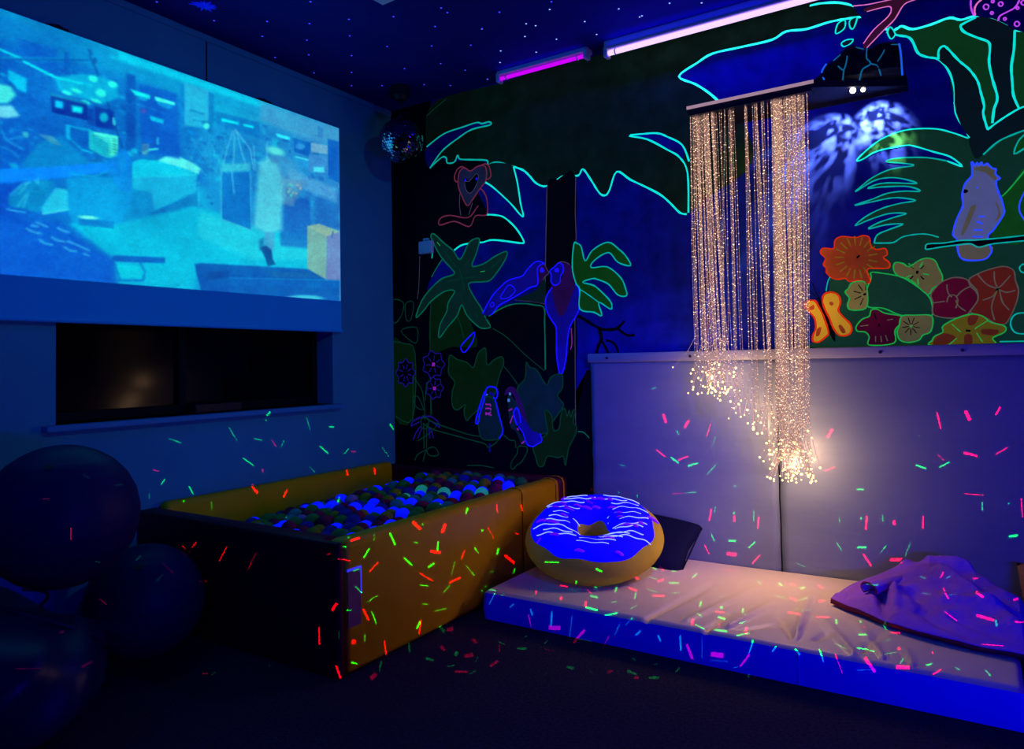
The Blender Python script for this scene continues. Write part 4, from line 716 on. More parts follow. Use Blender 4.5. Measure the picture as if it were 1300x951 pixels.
for _ in range(70):                             # a few lying higher on the heap
    x = rb.uniform(0.25, 1.15); y = rb.uniform(-1.5, -0.2); z = fill(x, y)+0.046
    if all((x-q[0])**2+(y-q[1])**2+(z-q[2])**2 > (2.0*BR)**2 for q in pts): pts.append((x, y, z))
def hidden(p):                                  # behind the top edge of the end panel, seen from the camera
    t = (PY0+TH-CAM.y)/(p[1]-CAM.y); return CAM.z+(p[2]+BR-CAM.z)*t < PZ-0.004
vis = sorted([p for p in pts if not hidden(p)], key=lambda p: (Vector(p)-CAM).length)
rest = [p for p in pts if hidden(p)]+vis[300:]; vis = vis[:300]
def pick():
    r = rb.random(); s = 0
    for k in kinds:
        s += k[2]
        if r < s: return k[0]
    return 'green'
proto = {}
names = {'white': 'glowing blue white', 'mint': 'pale mint', 'green': 'dark green', 'red': 'dark red', 'yellow': 'olive yellow', 'blue': 'dark blue', 'teal': 'dim teal', 'mauve': 'dusty mauve'}
for p in vis:
    c = pick()
    if c not in proto:
        o = autosmooth(G().ball((0, 0, 0), BR, 16, 10).build('pit_ball', bm_[c], origin=(0, 0, 0)), 80); proto[c] = o
    else:
        o = proto[c].copy(); COL.objects.link(o)
    o.location = p; o.rotation_euler = (rb.uniform(0, 3), rb.uniform(0, 3), 0)
    where = 'beside the orange side panel' if p[0] > 0.95 else ('under the window wall' if p[0] < 0.35 else ('near the mural end' if p[1] > -0.62 else ('near the maroon front end' if p[1] < -1.15 else 'in the middle')))
    tag(o, names[c]+' plastic ball '+where+' of the ball pit', 'ball', 'balls in the ball pit')
g = G(); ml = [bm_[k[0]] for k in kinds]; kn = [k[0] for k in kinds]
for p in rest: g.ball(p, BR, 12, 7, kn.index(pick()))
tag(g.build('pit_balls', ml, smooth=True), 'coloured plastic balls filling the far and hidden parts of the ball pit', 'balls', 'balls in the ball pit', 'stuff')

# ================================================================ exercise balls and bean bag
m_eb = mat('dark_violet_rubber', (0.016, 0.006, 0.055), 0.5, 0.16, vary=0.08, scale=3)
m_eb2 = mat('dark_blue_rubber', (0.006, 0.006, 0.05), 0.5, 0.16, vary=0.08, scale=3)
m_bb = mat('dark_blue_vinyl', (0.004, 0.006, 0.04), 0.4, 0.22, vary=0.1, scale=2, bump=0.3, bscale=4)
def exercise_ball(c, r, m, label):
    t = thing('exercise_ball', (c[0], c[1], c[2]-r), label, 'exercise ball')
    g = G(); nu, nv = 64, 48; v = []; f = []
    for i in range(nv+1):
        th = math.pi*i/nv; rr_ = r*(1+0.004*math.sin(nv*0.75*th*2)*(1 if 0.5 < th < 2.64 else 0))
        v += [(c[0]+rr_*math.sin(th)*math.cos(2*math.pi*j/nu), c[1]+rr_*math.sin(th)*math.sin(2*math.pi*j/nu), c[2]+rr_*math.cos(th)) for j in range(nu)]
    for i in range(nv):
        for j in range(nu): f.append((i*nu+j, (i+1)*nu+j, (i+1)*nu+(j+1) % nu, i*nu+(j+1) % nu))
    G().add(v, f).build('skin', m, t, smooth=True)
    d = Vector((0.5, -0.4, 0.76)).normalized(); p = Vector(c)+d*r
    autosmooth(G().tube([p-d*0.004, p+d*0.003], 0.012, 12).build('valve_plug', m_dark, t))
e2 = CAM+ray(184, 752)*2.92; r2 = 0.222; e2.z = r2+0.002
exercise_ball(e2, r2, m_eb2, 'smaller dark blue exercise ball on the floor against the ball pit end')
e1 = CAM+ray(78, 655)*2.55
exercise_ball(e1, 0.2485, m_eb, 'large dark violet exercise ball resting on the bean bag below the window sill')
# bean bag: a slumped sack, one surface, with folds
bc = Vector((0.56, -2.70, 0.0)); nu, nv = 72, 40; v = []; f = []
for i in range(nv+1):
    th = math.pi*i/nv
    for j in range(nu):
        a = 2*math.pi*j/nu; sx, sy = math.sin(th)*math.cos(a), math.sin(th)*math.sin(a); z = math.cos(th)
        fold = 0.05*math.sin(5*a+1.5*math.sin(3*th)+2.0)*math.sin(th)**2*(0.4+0.6*max(0, z))+0.03*math.sin(9*a+7*th)*math.sin(th)
        r = 1+fold; zz = 0.22+(0.235 if z > 0 else 0.215)*(abs(z)**0.8)*(1 if z > 0 else -1)*r
        dent = 0.10*math.exp(-((sx-0.05)**2+(sy-0.6)**2)/0.15) if z > 0 else 0
        v.append((bc.x+0.55*sx*r, bc.y+0.38*sy*r, max(0.003, zz-dent)))
for i in range(nv):
    for j in range(nu): f.append((i*nu+j, (i+1)*nu+j, (i+1)*nu+(j+1) % nu, i*nu+(j+1) % nu))
bb = thing('bean_bag', bc, 'slumped dark blue vinyl bean bag on the floor in the lower corner', 'bean bag')
G().add(v, f).build('sack', m_bb, bb, smooth=True)
for k in range(3):
    a0 = 0.3+k*1.1
    pth = [(bc.x+0.555*math.cos(a0+0.1*q)*math.sin(th), bc.y+0.385*math.sin(a0+0.1*q)*math.sin(th), 0.22+0.235*math.cos(th)) for q, th in enumerate(np.linspace(0.5, 1.5, 8))]
    G().tube(pth, 0.006, 6).build('piping', m_bb, bb, smooth=True)

# ================================================================ mirror ball
c0 = P(506, 118, 2, CEIL); cb = CAM+ray(509, 179)*((Vector((0.33, -0.3, 2.5))-CAM).dot(FWD)); R0 = 28*(cb-CAM).dot(FWD)/F_PX
mb = thing('mirror_ball', (cb.x, cb.y, CEIL), 'silver mirror ball hanging from a black motor in the corner', 'mirror ball')
m_mir = mat('mirror_tile', (0.35, 0.4, 0.5), 0.05, 0.5, metal=1.0)
autosmooth(G().tube([(cb.x, cb.y, CEIL), (cb.x, cb.y, CEIL-0.06)], 0.06, 20).tube([(cb.x, cb.y, CEIL-0.06), (cb.x, cb.y, CEIL-0.085)], [0.05, 0.03], 20).build('motor', m_dark, mb))
G().tube([(cb.x, cb.y, CEIL-0.08), (cb.x, cb.y, cb.z+R0-0.005)], 0.004, 8).build('shaft', m_dark, mb)
G().tube([(cb.x, cb.y, cb.z+R0-0.008), (cb.x, cb.y, cb.z+R0+0.015)], 0.02, 12).build('collar', m_dark, mb)
G().ball(cb, R0-0.004, 32, 20).build('core', m_dark, mb)
g = G(); rows = 26; rmb = random.Random(4)
for i in range(rows):
    t0, t1 = math.pi*(i+0.08)/rows, math.pi*(i+0.92)/rows; n = max(4, int(2*rows*math.sin((t0+t1)/2)))
    for j in range(n):
        a0, a1 = 2*math.pi*(j+0.06)/n, 2*math.pi*(j+0.94)/n; tl = Vector((rmb.gauss(0, 0.0008), rmb.gauss(0, 0.0008), rmb.gauss(0, 0.0008)))
        q = [Vector(cb)+Vector((math.sin(t)*math.cos(a), math.sin(t)*math.sin(a), math.cos(t)))*R0+(tl if kk % 2 else -tl) for kk, (t, a) in enumerate(((t0, a0), (t1, a0), (t1, a1), (t0, a1)))]
        g.add(q, [(0, 1, 2, 3)])
tag(g.build('mirror_tiles', m_mir, mb), kind='stuff')
# ================================================================ doughnut cushion
m_bun = mat('bun_plush', (0.52, 0.38, 0.025), 0.85, 0.1, emit=(0.72, 0.52, 0.10), es=0.02, vary=0.12, scale=5, bump=0.2, bscale=18)  # slight glow added for the warm light bounced onto its front
m_ice = mat('blue_icing_plush', (0.015, 0.008, 0.85), 0.85, 0.05, emit=(0.0, 0.0, 1.0), es=0.8, bump=0.15, bscale=14)
m_line = mat('white_icing_stripe', (0.8, 0.8, 0.9), 0.7, 0.1, emit=(0.38, 0.55, 1.0), es=0.85)
m_spr = mat('violet_icing_patch', (0.3, 0.05, 0.8), 0.8, 0.1, emit=(0.09, 0.0, 1.0), es=0.9)
m_hole = mat('tan_plush', (0.5, 0.36, 0.16), 0.85, 0.1, vary=0.1, scale=6)
DR, Drr, Dax, DA = 0.200, 0.135, 0.086, math.radians(20)
hd = Vector((0.35, -0.94, 0)).normalized()
nrm = (hd*math.sin(DA)+Vector((0, 0, 1))*math.cos(DA)).normalized(); du = Vector((-hd.y, hd.x, 0)).normalized(); dv = nrm.cross(du)
dcz = MZ+DR*math.sin(DA)+Dax*0.99+0.012
dr_ = ray(754, 682); dc = CAM+dr_*((dcz-CAM.z)/dr_.z)
dn = thing('doughnut_cushion', (dc.x, dc.y, MZ), 'round doughnut cushion with glowing blue icing and white stripes', 'cushion')
def tor(th, ph, off=0.0):
    rho = DR+(Drr+off)*math.cos(ph); h = (Dax+off)*math.sin(ph)*(1+0.03*math.sin(3*th))
    p = dc+du*(rho*math.cos(th))+dv*(rho*math.sin(th))+nrm*h
    if p.z < MZ+0.004: p.z = MZ+0.004
    return p
def torus_patch(p0, p1, off, name, m, NU=96, NV=28, closed=False, parent=dn):
    v = []; f = []
    for i in range(NU):
        th = 2*math.pi*i/NU
        for j in range(NV+(0 if closed else 1)):
            a = p0(th); b = p1(th); v.append(tor(th, a+(b-a)*j/NV, off if closed else off*min(1, 4*min(j, NV-j)/NV)))
    k = NV if closed else NV+1
    for i in range(NU):
        for j in range(NV):
            i2 = (i+1) % NU; f.append((i*k+j, i2*k+j, i2*k+(j+1) % k, i*k+(j+1) % k))
    return G().add(v, f).build(name, m, parent, smooth=True)
torus_patch(lambda t: 0, lambda t: 2*math.pi, 0, 'bun', m_bun, closed=True)
ice = torus_patch(lambda t: 0.80+0.07*math.sin(3*t+1.0)+0.05*math.sin(7*t)+0.03*math.sin(11*t+2), lambda t: math.pi-0.42+0.12*math.sin(4*t), 0.010, 'icing', m_ice)
# white stripes run across the icing, side by side
rd = random.Random(8)
def on_ice(u, v_):
    rho = math.hypot(u, v_); q = (rho-DR)/Drr
    if abs(q) > 0.93 or rho < 0.072: return None
    return dc+du*u+dv*v_+nrm*((Dax+0.012)*math.sqrt(1-q*q))
g = G()
for side in (-1, 1):
    for k in range(10):
        v0 = 0.235-k*0.040+rd.uniform(-0.008, 0.008); run = []
        ua, ub = (0.07+rd.uniform(-.03, .05), 0.255+rd.uniform(-.06, .03)) if abs(v0) < 0.17 else (0.0+rd.uniform(0, .05), 0.2+rd.uniform(-.05, .02))
        for i in range(26):
            u = side*(ua+(ub-ua)*i/25); p = on_ice(u, v0-0.10*max(0, abs(u)-0.02)**1.0*(0.28 if side > 0 else -0.10)+0.006*math.sin(u*70+k*1.7)+0.004*math.sin(u*31+k))
            if p is not None: run.append(p)
            elif len(run) > 3: g.tube(run, 0.0023, 5); run = []
        if len(run) > 3: g.tube(run, 0.0023, 5)
for k in range(4):
    run = []
    for i in range(24):
        u = -0.03-0.01*k+0.02*k*0+(0.21-0.02*k)*i/23; p = on_ice(u, -0.085-0.034*k-0.10*u+0.005*math.sin(u*60+k*1.3))
        if p is not None: run.append(p)
    if len(run) > 3: g.tube(run, 0.0023, 5)
g.build('icing_stripes', m_line, dn, smooth=True)['kind'] = 'stuff'
g = G()
for k in range(26):
    a = rd.uniform(0, 6.28); rho = DR+Drr*rd.uniform(-0.5, 0.7); p = on_ice(rho*math.cos(a), rho*math.sin(a))
    if p is None: continue
    w_ = rd.uniform(0.015, 0.03); t1 = []
    for i in range(6):
        q = on_ice(rho*math.cos(a)+w_*(i/5-0.5)*2, rho*math.sin(a)+0.004*math.sin(i))
        if q is not None: t1.append(q-nrm*0.002)
    if len(t1) > 3: g.tube(t1, [0.003+0.005*math.sin(math.pi*(i+0.3)/len(t1)) for i in range(len(t1))], 6)
g.build('icing_sprinkles', m_spr, dn, smooth=True)['kind'] = 'stuff'
# ---------------------------------------------------------------- navy pillow behind it
m_navy = mat('navy_pillow_cloth', (0.006, 0.007, 0.03), 0.9, 0.1, vary=0.2, scale=6)
def cushion(c, sx, sy, sz, rot, m, name, parent, N=28, pinch=0.5):
    v = []; f = []
    for s in (1, -1):
        for j in range(N+1):
            for i in range(N+1):
                a, b = 2*i/N-1, 2*j/N-1; hgt = (max(0, 1-a**4)*max(0, 1-b**4))**pinch
                k_ = 1-0.08*(1-abs(a))*abs(b)**3-0.08*(1-abs(b))*abs(a)**3
                v.append(Vector((a*sx*k_, b*sy*k_, s*sz*hgt)))
    k = N+1; n0 = k*k
    for j in range(N):
        for i in range(N):
            f.append((j*k+i, j*k+i+1, (j+1)*k+i+1, (j+1)*k+i)); f.append((n0+j*k+i, n0+(j+1)*k+i, n0+(j+1)*k+i+1, n0+j*k+i+1))
    v = [c+rot@p for p in v]
    o = G().add(v, f).build(name, m, parent, smooth=True)
    md = o.modifiers.new('weld', 'WELD'); md.merge_threshold = 0.0005
    return o
from mathutils import Euler
pc = Vector((1.80, -0.145, MZ+0.10))
pl = thing('navy_pillow', (1.80, -0.145, MZ), 'dark navy pillow wedged behind the doughnut cushion against the pad', 'pillow')
cushion(pc, 0.30, 0.17, 0.055, Euler((math.radians(38), math.radians(6), math.radians(-4))).to_matrix(), m_navy, 'pillow_case', pl)
for s in (-1, 1):
    r_ = Euler((math.radians(38), math.radians(6), math.radians(-4))).to_matrix()
    G().tube([pc+r_@Vector((s*0.29, y, 0)) for y in np.linspace(-0.15, 0.15, 8)], 0.004, 6).build('piping', m_navy, pl, smooth=True)
# ---------------------------------------------------------------- brown cushion at the right edge
m_brn = mat('brown_cushion_cloth', (0.30, 0.13, 0.08), 0.85, 0.1, vary=0.15, scale=8)
bx = P(1294, 762, 1, -0.22)
bc_ = thing('brown_cushion', (bx.x+0.24, -0.22, MZ), 'brown cushion at the right edge behind the lilac blanket', 'cushion')
cushion(Vector((bx.x+0.26, -0.19, bx.z-0.06)), 0.26, 0.20, 0.07, Euler((math.radians(62), 0, 0)).to_matrix(), m_brn, 'cushion_cover', bc_)
G().tube([Vector((bx.x+0.26, -0.19, bx.z-0.06))+Euler((math.radians(62), 0, 0)).to_matrix()@Vector((x, 0.195, 0)) for x in np.linspace(-0.2, 0.2, 10)], 0.005, 6).build('piping', m_brn, bc_, smooth=True)

# ================================================================ lilac blanket on the mattress
m_blk_top = mat('lilac_fleece', (0.30, 0.10, 0.80), 0.9, 0.1, vary=0.08, scale=10, bump=0.25, bscale=60)
m_blk_hem = mat('maroon_fleece_lining', (0.16, 0.02, 0.05), 0.9, 0.1)
fe = [P(x, y, 2, MZ+0.012) for x, y in ((1055, 765), (1072, 773), (1095, 782), (1130, 797), (1165, 808), (1200, 817), (1250, 828), (1300, 838))]
fe += [Vector((fe[-1].x+0.12, fe[-1].y+0.02, 0)), Vector((fe[-1].x+0.35, fe[-1].y+0.1, 0))]
rg = [P(x, y, 1, -0.20) for x, y in ((1085, 742), (1097, 736), (1115, 729), (1145, 719), (1180, 711), (1215, 715), (1250, 727), (1300, 743))]
rg += [Vector((rg[-1].x+0.35, 0, MZ+0.05))]
fx = [p.x for p in fe]; fy = [p.y for p in fe]; rx_ = [p.x for p in rg]; rz = [p.z for p in rg]
BX0 = fe[0].x; BX1 = MX1+0.12
NU, NV = 170, 80; v = []; f = []
FOLD = [((1195,752),(1300,800),.022,.030),((1170,775),(1300,826),-.020,.030),((1180,740),(1290,760),.012,.022),((1140,775),(1215,800),.014,.025),((1120,748),(1122,785),-.022,.022),((1135,752),(1140,790),.012,.02),((1215,735),(1300,757),-.010,.02),((1150,735),(1200,725),.010,.02),((1200,770),(1300,790),.012,.018),((1210,782),(1300,812),-.012,.018),((1160,757),(1195,790),-.016,.03),((1085,760),(1110,775),.012,.015)]
FO = [(P(*a, 2, MZ+0.07), P(*b, 2, MZ+0.07), h, wd) for a, b, h, wd in FOLD]
for j in range(NV+1):
    for i in range(NU+1):
        u = i/NU; s = j/NV; x = BX0+(BX1-BX0)*u
        yf = np.interp(x, fx, fy); yb_ = -0.075-0.30*max(0, 1-u/0.12)**2-0.27*min(1, max(0, (x-3.2)/0.18))
        y = yf+(yb_-yf)*s
        peak = max(0.02, np.interp(x, rx_, rz)-MZ); ypk = -0.20 if u > 0.12 else yf*(1-u/0.12)*0.9-0.2*(u/0.12)
        ypk = min(ypk, yb_-0.06)
        if y < ypk: q = max(0, (y-yf)/max(0.02, ypk-yf)); prof = 0.03+(peak-0.03)*(q**0.85)
        else: q = (y-ypk)/max(0.02, yb_-ypk); prof = peak*(1-0.75*q*q)
        z = MZ+prof
        for a, b, h, wd in FO:
            e = b-a; t = min(max(((x-a.x)*e.x+(y-a.y)*e.y)/(e.x**2+e.y**2), 0), 1)
            d2 = ((x-a.x-t*e.x)**2+(y-a.y-t*e.y)**2)/(wd*wd)
            if d2 < 9: z += 2.3*h*math.exp(-d2)*min(1, 2.2*s+0.1)*(0.5+0.5*math.sin(math.pi*min(1, t+0.25)))
        z += 0.004*math.sin(31*x+23*y)*min(1, 3*s)+0.003*math.sin(57*y-19*x)*min(1, 3*s)
        z -= 1.3*max(0, x-MX1-0.015)
        v.append((x, y, max(z, MZ+0.016) if x < MX1+0.012 else max(z, 0.02)))
k = NU+1
for j in range(NV):
    for i in range(NU): f.append((j*k+i, j*k+i+1, (j+1)*k+i+1, (j+1)*k+i))
bl = thing('lilac_blanket', ((BX0+BX1)/2, -0.35, MZ), 'crumpled lilac fleece blanket with dark red hem on the mattress', 'blanket')
ob = G().add(v, f).build('fleece', [m_blk_top, m_blk_hem], bl, smooth=True)
md = ob.modifiers.new('thickness', 'SOLIDIFY'); md.thickness = 0.020; md.offset = -1; md.material_offset = 1; md.material_offset_rim = 1
# rolled-over corner: a short curl of cloth open towards the camera
g = G(); c0_ = P(1104, 748, 2, MZ+0.075); c1_ = P(1145, 735, 2, MZ+0.10)
ax = (c1_-c0_); vv = []; ff = []; NC, NL = 22, 14
side = Vector((-ax.y, ax.x, 0)).normalized()
if side.x > 0: side = -side
for i in range(NL+1):
    t = i/NL; c = c0_+ax*t; r = 0.042*(1-0.55*t)
    for j in range(NC+1):
        a = -0.9+4.6*j/NC; rr2 = r*(1-0.30*j/NC)
        vv.append(c+side*(-math.cos(a)*rr2*1.2)*(-1)+Vector((0, 0, math.sin(a)*rr2*0.65)))
for i in range(NL):
    for j in range(NC): ff.append((i*(NC+1)+j, i*(NC+1)+j+1, (i+1)*(NC+1)+j+1, (i+1)*(NC+1)+j))
o = g.add(vv, ff).build('rolled_corner', [m_blk_top, m_blk_hem], bl, smooth=True)
md = o.modifiers.new('thickness', 'SOLIDIFY'); md.thickness = 0.008; md.offset = 0; md.material_offset_rim = 1
# ================================================================ ledge, rock, spots and the fibre optic curtain
m_ledge = mat('black_ledge', (0.012, 0.014, 0.022), 0.5, 0.4, vary=0.2, scale=10)
m_copper = mat('lit_copper_edge', (0.75, 0.55, 0.50), 0.4, 0.5, emit=(1.0, 0.6, 0.55), es=0.35)  # the glow stands in for light falling on the strip
LY = -0.285
la, lb = P(872, 144, 1, LY), P(1027, 112, 1, LY); lc = P(1153, 99, 1, -0.012); LZ = (la.z+lb.z)/2
ledge = thing('fibre_ledge', ((la.x+lc.x)/2, 0, LZ), 'black ledge on the mural carrying the fibre curtain and a rock', 'ledge')
plan = [(la.x, -0.04), (la.x, LY), (lb.x+0.02, LY), (lc.x, -0.05), (lc.x, -0.04)]
n = len(plan); v = [(x, y, LZ) for x, y in plan]+[(x, y, LZ+0.032) for x, y in plan]
G().add(v, [tuple(range(n))[::-1], tuple(range(n, 2*n))]+[(i, (i+1) % n, n+(i+1) % n, n+i) for i in range(n)]).build('board', m_ledge, ledge)
G().box((la.x, LY-0.004, LZ+0.018), (lb.x+0.02, LY-0.0005, LZ+0.033)).build('edge_strip', m_copper, ledge)
G().box((la.x, -0.041, LZ-0.02), (lc.x, -0.0365, LZ+0.03)).build('wall_batten', m_ledge, ledge)
# rock: piled boulders with glowing cracks, one body with its front seams
m_rock = mat('dark_painted_rock', (0.008, 0.008, 0.012), 0.8, 0.2, vary=0.4, scale=14, bump=0.5, bscale=20)
m_crk = mat('blue_crack_paint', (0.02, 0.1, 0.2), 0.8, 0.1, emit=(0.004, 0.09, 0.19), es=1.0); m_crk2 = mat('bright_crack_paint', (0.02, 0.1, 0.4), 0.8, 0.1, emit=(0.01, 0.10, 0.75), es=1.0)
T = lambda p: tr(p, 980, 0, 3.397)
RO = T([(160,385),(180,345),(205,340),(215,305),(235,275),(270,255),(320,205),(360,195),(395,208),(430,205),(470,190),(550,185),(556,230),(562,325),(420,345),(280,365)])
rock = thing('rock', (P(1090, 95, 1, -0.14).x, -0.14, LZ+0.032), 'black painted rock with dim glowing cracks standing on the ledge', 'rock')
yfr, ybk = -0.20, -0.045
ro = smooth_line([(x, y, 0) for x, y in RO], True, 3)
fr = [P(p.x, p.y, 1, yfr) for p in ro]; n = len(fr); cen = sum(fr, Vector())/n
v = []; f = []
rings = [(1.0, 0.02), (1.0, 0.0), (0.94, -0.018), (0.75, -0.036), (0.45, -0.046), (0.15, -0.05)]
v += [(p.x, ybk, max(p.z, LZ+0.0345)) for p in fr]
for s, dy in rings:
    for p in fr:
        q = cen+(p-cen)*s; v.append((q.x, yfr+dy+0.008*math.sin(40*q.x)*math.sin(47*q.z), max(q.z, LZ+0.0345)))
for r in range(len(rings)):
    for i in range(n): f.append((r*n+i, r*n+(i+1) % n, (r+1)*n+(i+1) % n, (r+1)*n+i))
f.append(tuple(len(rings)*n+i for i in range(n))); f.append(tuple(range(n))[::-1])
autosmooth(G().add(v, f).build('body', m_rock, rock), 60)
g = G()
for pth, k, wd in (([(320,205),(325,240),(310,300),(285,285)], 0, 2), ([(310,300),(305,345)], 0, 2), ([(410,210),(408,250),(425,275),(390,300),(378,345)], 0, 2.2), ([(425,275),(455,285),(470,325)], 0, 2), ([(490,205),(475,235),(455,265)], 0, 1.6), ([(235,275),(215,310),(225,345),(240,375)], 1, 2.4), ([(205,340),(185,350),(165,385)], 1, 2.4), ([(548,188),(555,230),(562,325)], 1, 2.6), ([(320,215),(345,202),(395,212)], 0, 1.6), ([(430,210),(470,195),(545,192)], 0, 1.6), ([(215,350),(190,380)], 1, 1.6), ([(265,262),(300,232)], 0, 1.6)):
    q = smooth_line([(x, y, 0) for x, y in T(pth)], False, 5); w3 = []
    for p in q:
        b = P(p.x, p.y, 1, yfr); s = max(abs(b.x-cen.x)/0.2, abs(b.z-cen.z)/0.09); dy = -0.046*max(0, 1-min(1, s)**2.2)
        w3.append(P(p.x, p.y, 1, yfr+dy-0.006))
    g.tube(w3, wd*0.0016, 5, k)
g.build('glowing_cracks', [m_crk, m_crk2], rock, smooth=True)
# two small spots under the ledge
m_lens = mat('spot_lens_glow', (1, 1, 1), emit=(1.0, 0.92, 0.80), es=9.0)
for (px_, py_), tgt, lab, rr_ in (((1083, 114), (1050, 185), 'small bright spot lamp under the ledge, nearer the curtain', 0.0125), ((1096, 113), (1114, 158), 'small bright spot lamp under the ledge, farther from the curtain', 0.0095)):
    c = P(px_, py_, 1, -0.16); t = thing('spot_lamp', c+Vector((0, 0, 0.03)), lab, 'lamp', 'spot lamps under the ledge')
    G().tube([(c.x, c.y, LZ+0.0), (c.x, c.y, c.z+0.018)], 0.006, 8).build('stem', m_dark, t)
    autosmooth(G().tube([(c.x, c.y+0.02, c.z+0.012), (c.x, c.y-0.004, c.z-0.002)], [0.012, 0.014], 14).build('head', m_dark, t))
    d = Vector((0, -0.55, -0.35)).normalized()
    G().ball(c+d*0.012, rr_, 12, 8).build('lens', m_lens, t, smooth=True)
    tg = P(*tgt, 1, 0)
    o = lamp('spot_light', 'SPOT', c+Vector((0, 0, -0.03)), 42, (1.0, 1.0, 0.6), tg, spot_size=math.radians(74), spot_blend=0.9, shadow_soft_size=0.004)
    ld = o.data; ld.use_nodes = True; nt = ld.node_tree; em = nt.nodes['Emission']        # the ribbed lens breaks the beam into patches
    tc = nt.nodes.new('ShaderNodeTexCoord'); vo = nt.nodes.new('ShaderNodeTexNoise'); vo.inputs['Scale'].default_value = 5.5; mr = nt.nodes.new('ShaderNodeMapRange')
    mr.inputs['From Min'].default_value = 0.70; mr.inputs['From Max'].default_value = 0.45; mr.inputs['To Min'].default_value = 3.0; mr.inputs['To Max'].default_value = 0.06
    nt.links.new(tc.outputs['Normal'], vo.inputs['Vector']); nt.links.new(vo.outputs['Fac'], mr.inputs['Value']); nt.links.new(mr.outputs['Result'], em.inputs['Strength'])
# strands
m_fib = mat('clear_fibre', (0.16, 0.13, 0.12), 0.25, 0.4, emit=(1.0, 0.54, 0.40), es=0.30)
m_spk = mat('fibre_sparkle', (0.08, 0.07, 0.06), 0.3, 0.4, emit=(1.0, 0.58, 0.34), es=1.25)
m_spk2 = mat('bright_fibre_sparkle', (0.08, 0.07, 0.06), 0.3, 0.4, emit=(1.0, 0.66, 0.40), es=2.6)
m_tip = mat('fibre_tip', (0.1, 0.08, 0.06), 0.3, 0.4, emit=(1.0, 0.56, 0.17), es=4.5)
cur = thing('fibre_optic_curtain', ((la.x+lb.x)/2, LY+0.03, LZ), 'curtain of sparkling warm fibre optic strands hanging from the ledge', 'fibre optic light')
G().box((la.x+0.005, LY+0.004, LZ-0.012), (lb.x+0.01, LY+0.06, LZ-0.0005)).build('rail', m_ledge, cur)
rf = random.Random(31)
#          count  top px      end px       end y       spread at the tip
BUN = [(60, (875, 905), (884, 926), (458, 500), 10), (4, (904, 914), (912, 934), (470, 506), 5), (3, (914, 921), (918, 926), (490, 512), 3), (7, (924, 931), (932, 946), (508, 534), 6), (6, (942, 948), (946, 966), (518, 556), 7),
       (9, (954, 961), (960, 984), (505, 566), 9), (4, (965, 970), (972, 986), (520, 584), 8), (98, (978, 1021), (992, 1026), (560, 613), 11), (16, (979, 990), (984, 994), (545, 588), 6), (2, (1022, 1024), (1026, 1028), (540, 560), 2), (1, (973, 974), (974, 976), (582, 584), 1)]
for cnt, tp, ep, ey, spd in BUN:
    for q in range(cnt):
        x0 = rf.uniform(*tp); fr_ = (x0-tp[0])/(tp[1]-tp[0]); x1 = ep[0]+(ep[1]-ep[0])*fr_+rf.gauss(0, 1.5)
        ye = ey[0]+(ey[1]-ey[0])*rf.random()**0.7; yd = LY+0.012+rf.uniform(0, 0.04); N = 18; pth = []
        a = P(x0, 120, 1, yd); b = P(x1, ye, 1, yd+rf.uniform(-.02, .02)); fl = rf.gauss(0, 1)*spd*0.0044; am = rf.uniform(-.004, .004); ph = rf.uniform(0, 6)
        for i in range(N):
            t = i/(N-1); e = max(0, t-0.84)/0.16
            pth.append(Vector((a.x+(b.x-a.x)*(t**1.3)+am*math.sin(5*t+ph)+fl*e*e, yd+(b.y-yd)*t-0.012*e*e*abs(fl)*20, LZ-0.012+(b.z-LZ+0.012)*t)))
        g = G(); g.tube(pth, 0.0010, 3, 0, False); L = LZ-b.z; s = rf.uniform(0.005, 0.03)
        while s < L*0.985:
            t = s/L*(N-1); i = min(int(t), N-2); p = pth[i].lerp(pth[i+1], t-i)
            g.octa(p, rf.uniform(0.0013, 0.0024) if rf.random() < 0.75 else rf.uniform(0.0024, 0.0034), 1 if rf.random() < 0.72 else 2); s += rf.uniform(0.010, 0.040)
        for _ in range(1): g.ball(pth[-1], rf.uniform(0.0030, 0.0058), 6, 4, 3)
        g.build('fibre_strand', [m_fib, m_spk, m_spk2, m_tip], cur)
# light leaving the fibre ends and the glittering strands
for px_, py_, pw in ((903, 480, 2.4), (943, 520, 1.4), (972, 540, 1.9), (1010, 588, 6.5)):
    lamp('fibre_end_light', 'POINT', P(px_, py_, 1, LY+0.035), pw, WARM, shadow_soft_size=0.035)
lamp('fibre_down_light', 'SPOT', P(985, 570, 1, LY-0.05), 9.5, WARM, P(930, 738, 2, 0.13), spot_size=math.radians(125), spot_blend=1.0, shadow_soft_size=0.05)
lamp('strand_light', 'AREA', P(950, 300, 1, LY+0.075), 0.35, WARM, P(950, 300, 1, 0.0), shape='RECTANGLE', size=0.6, size_y=1.0)
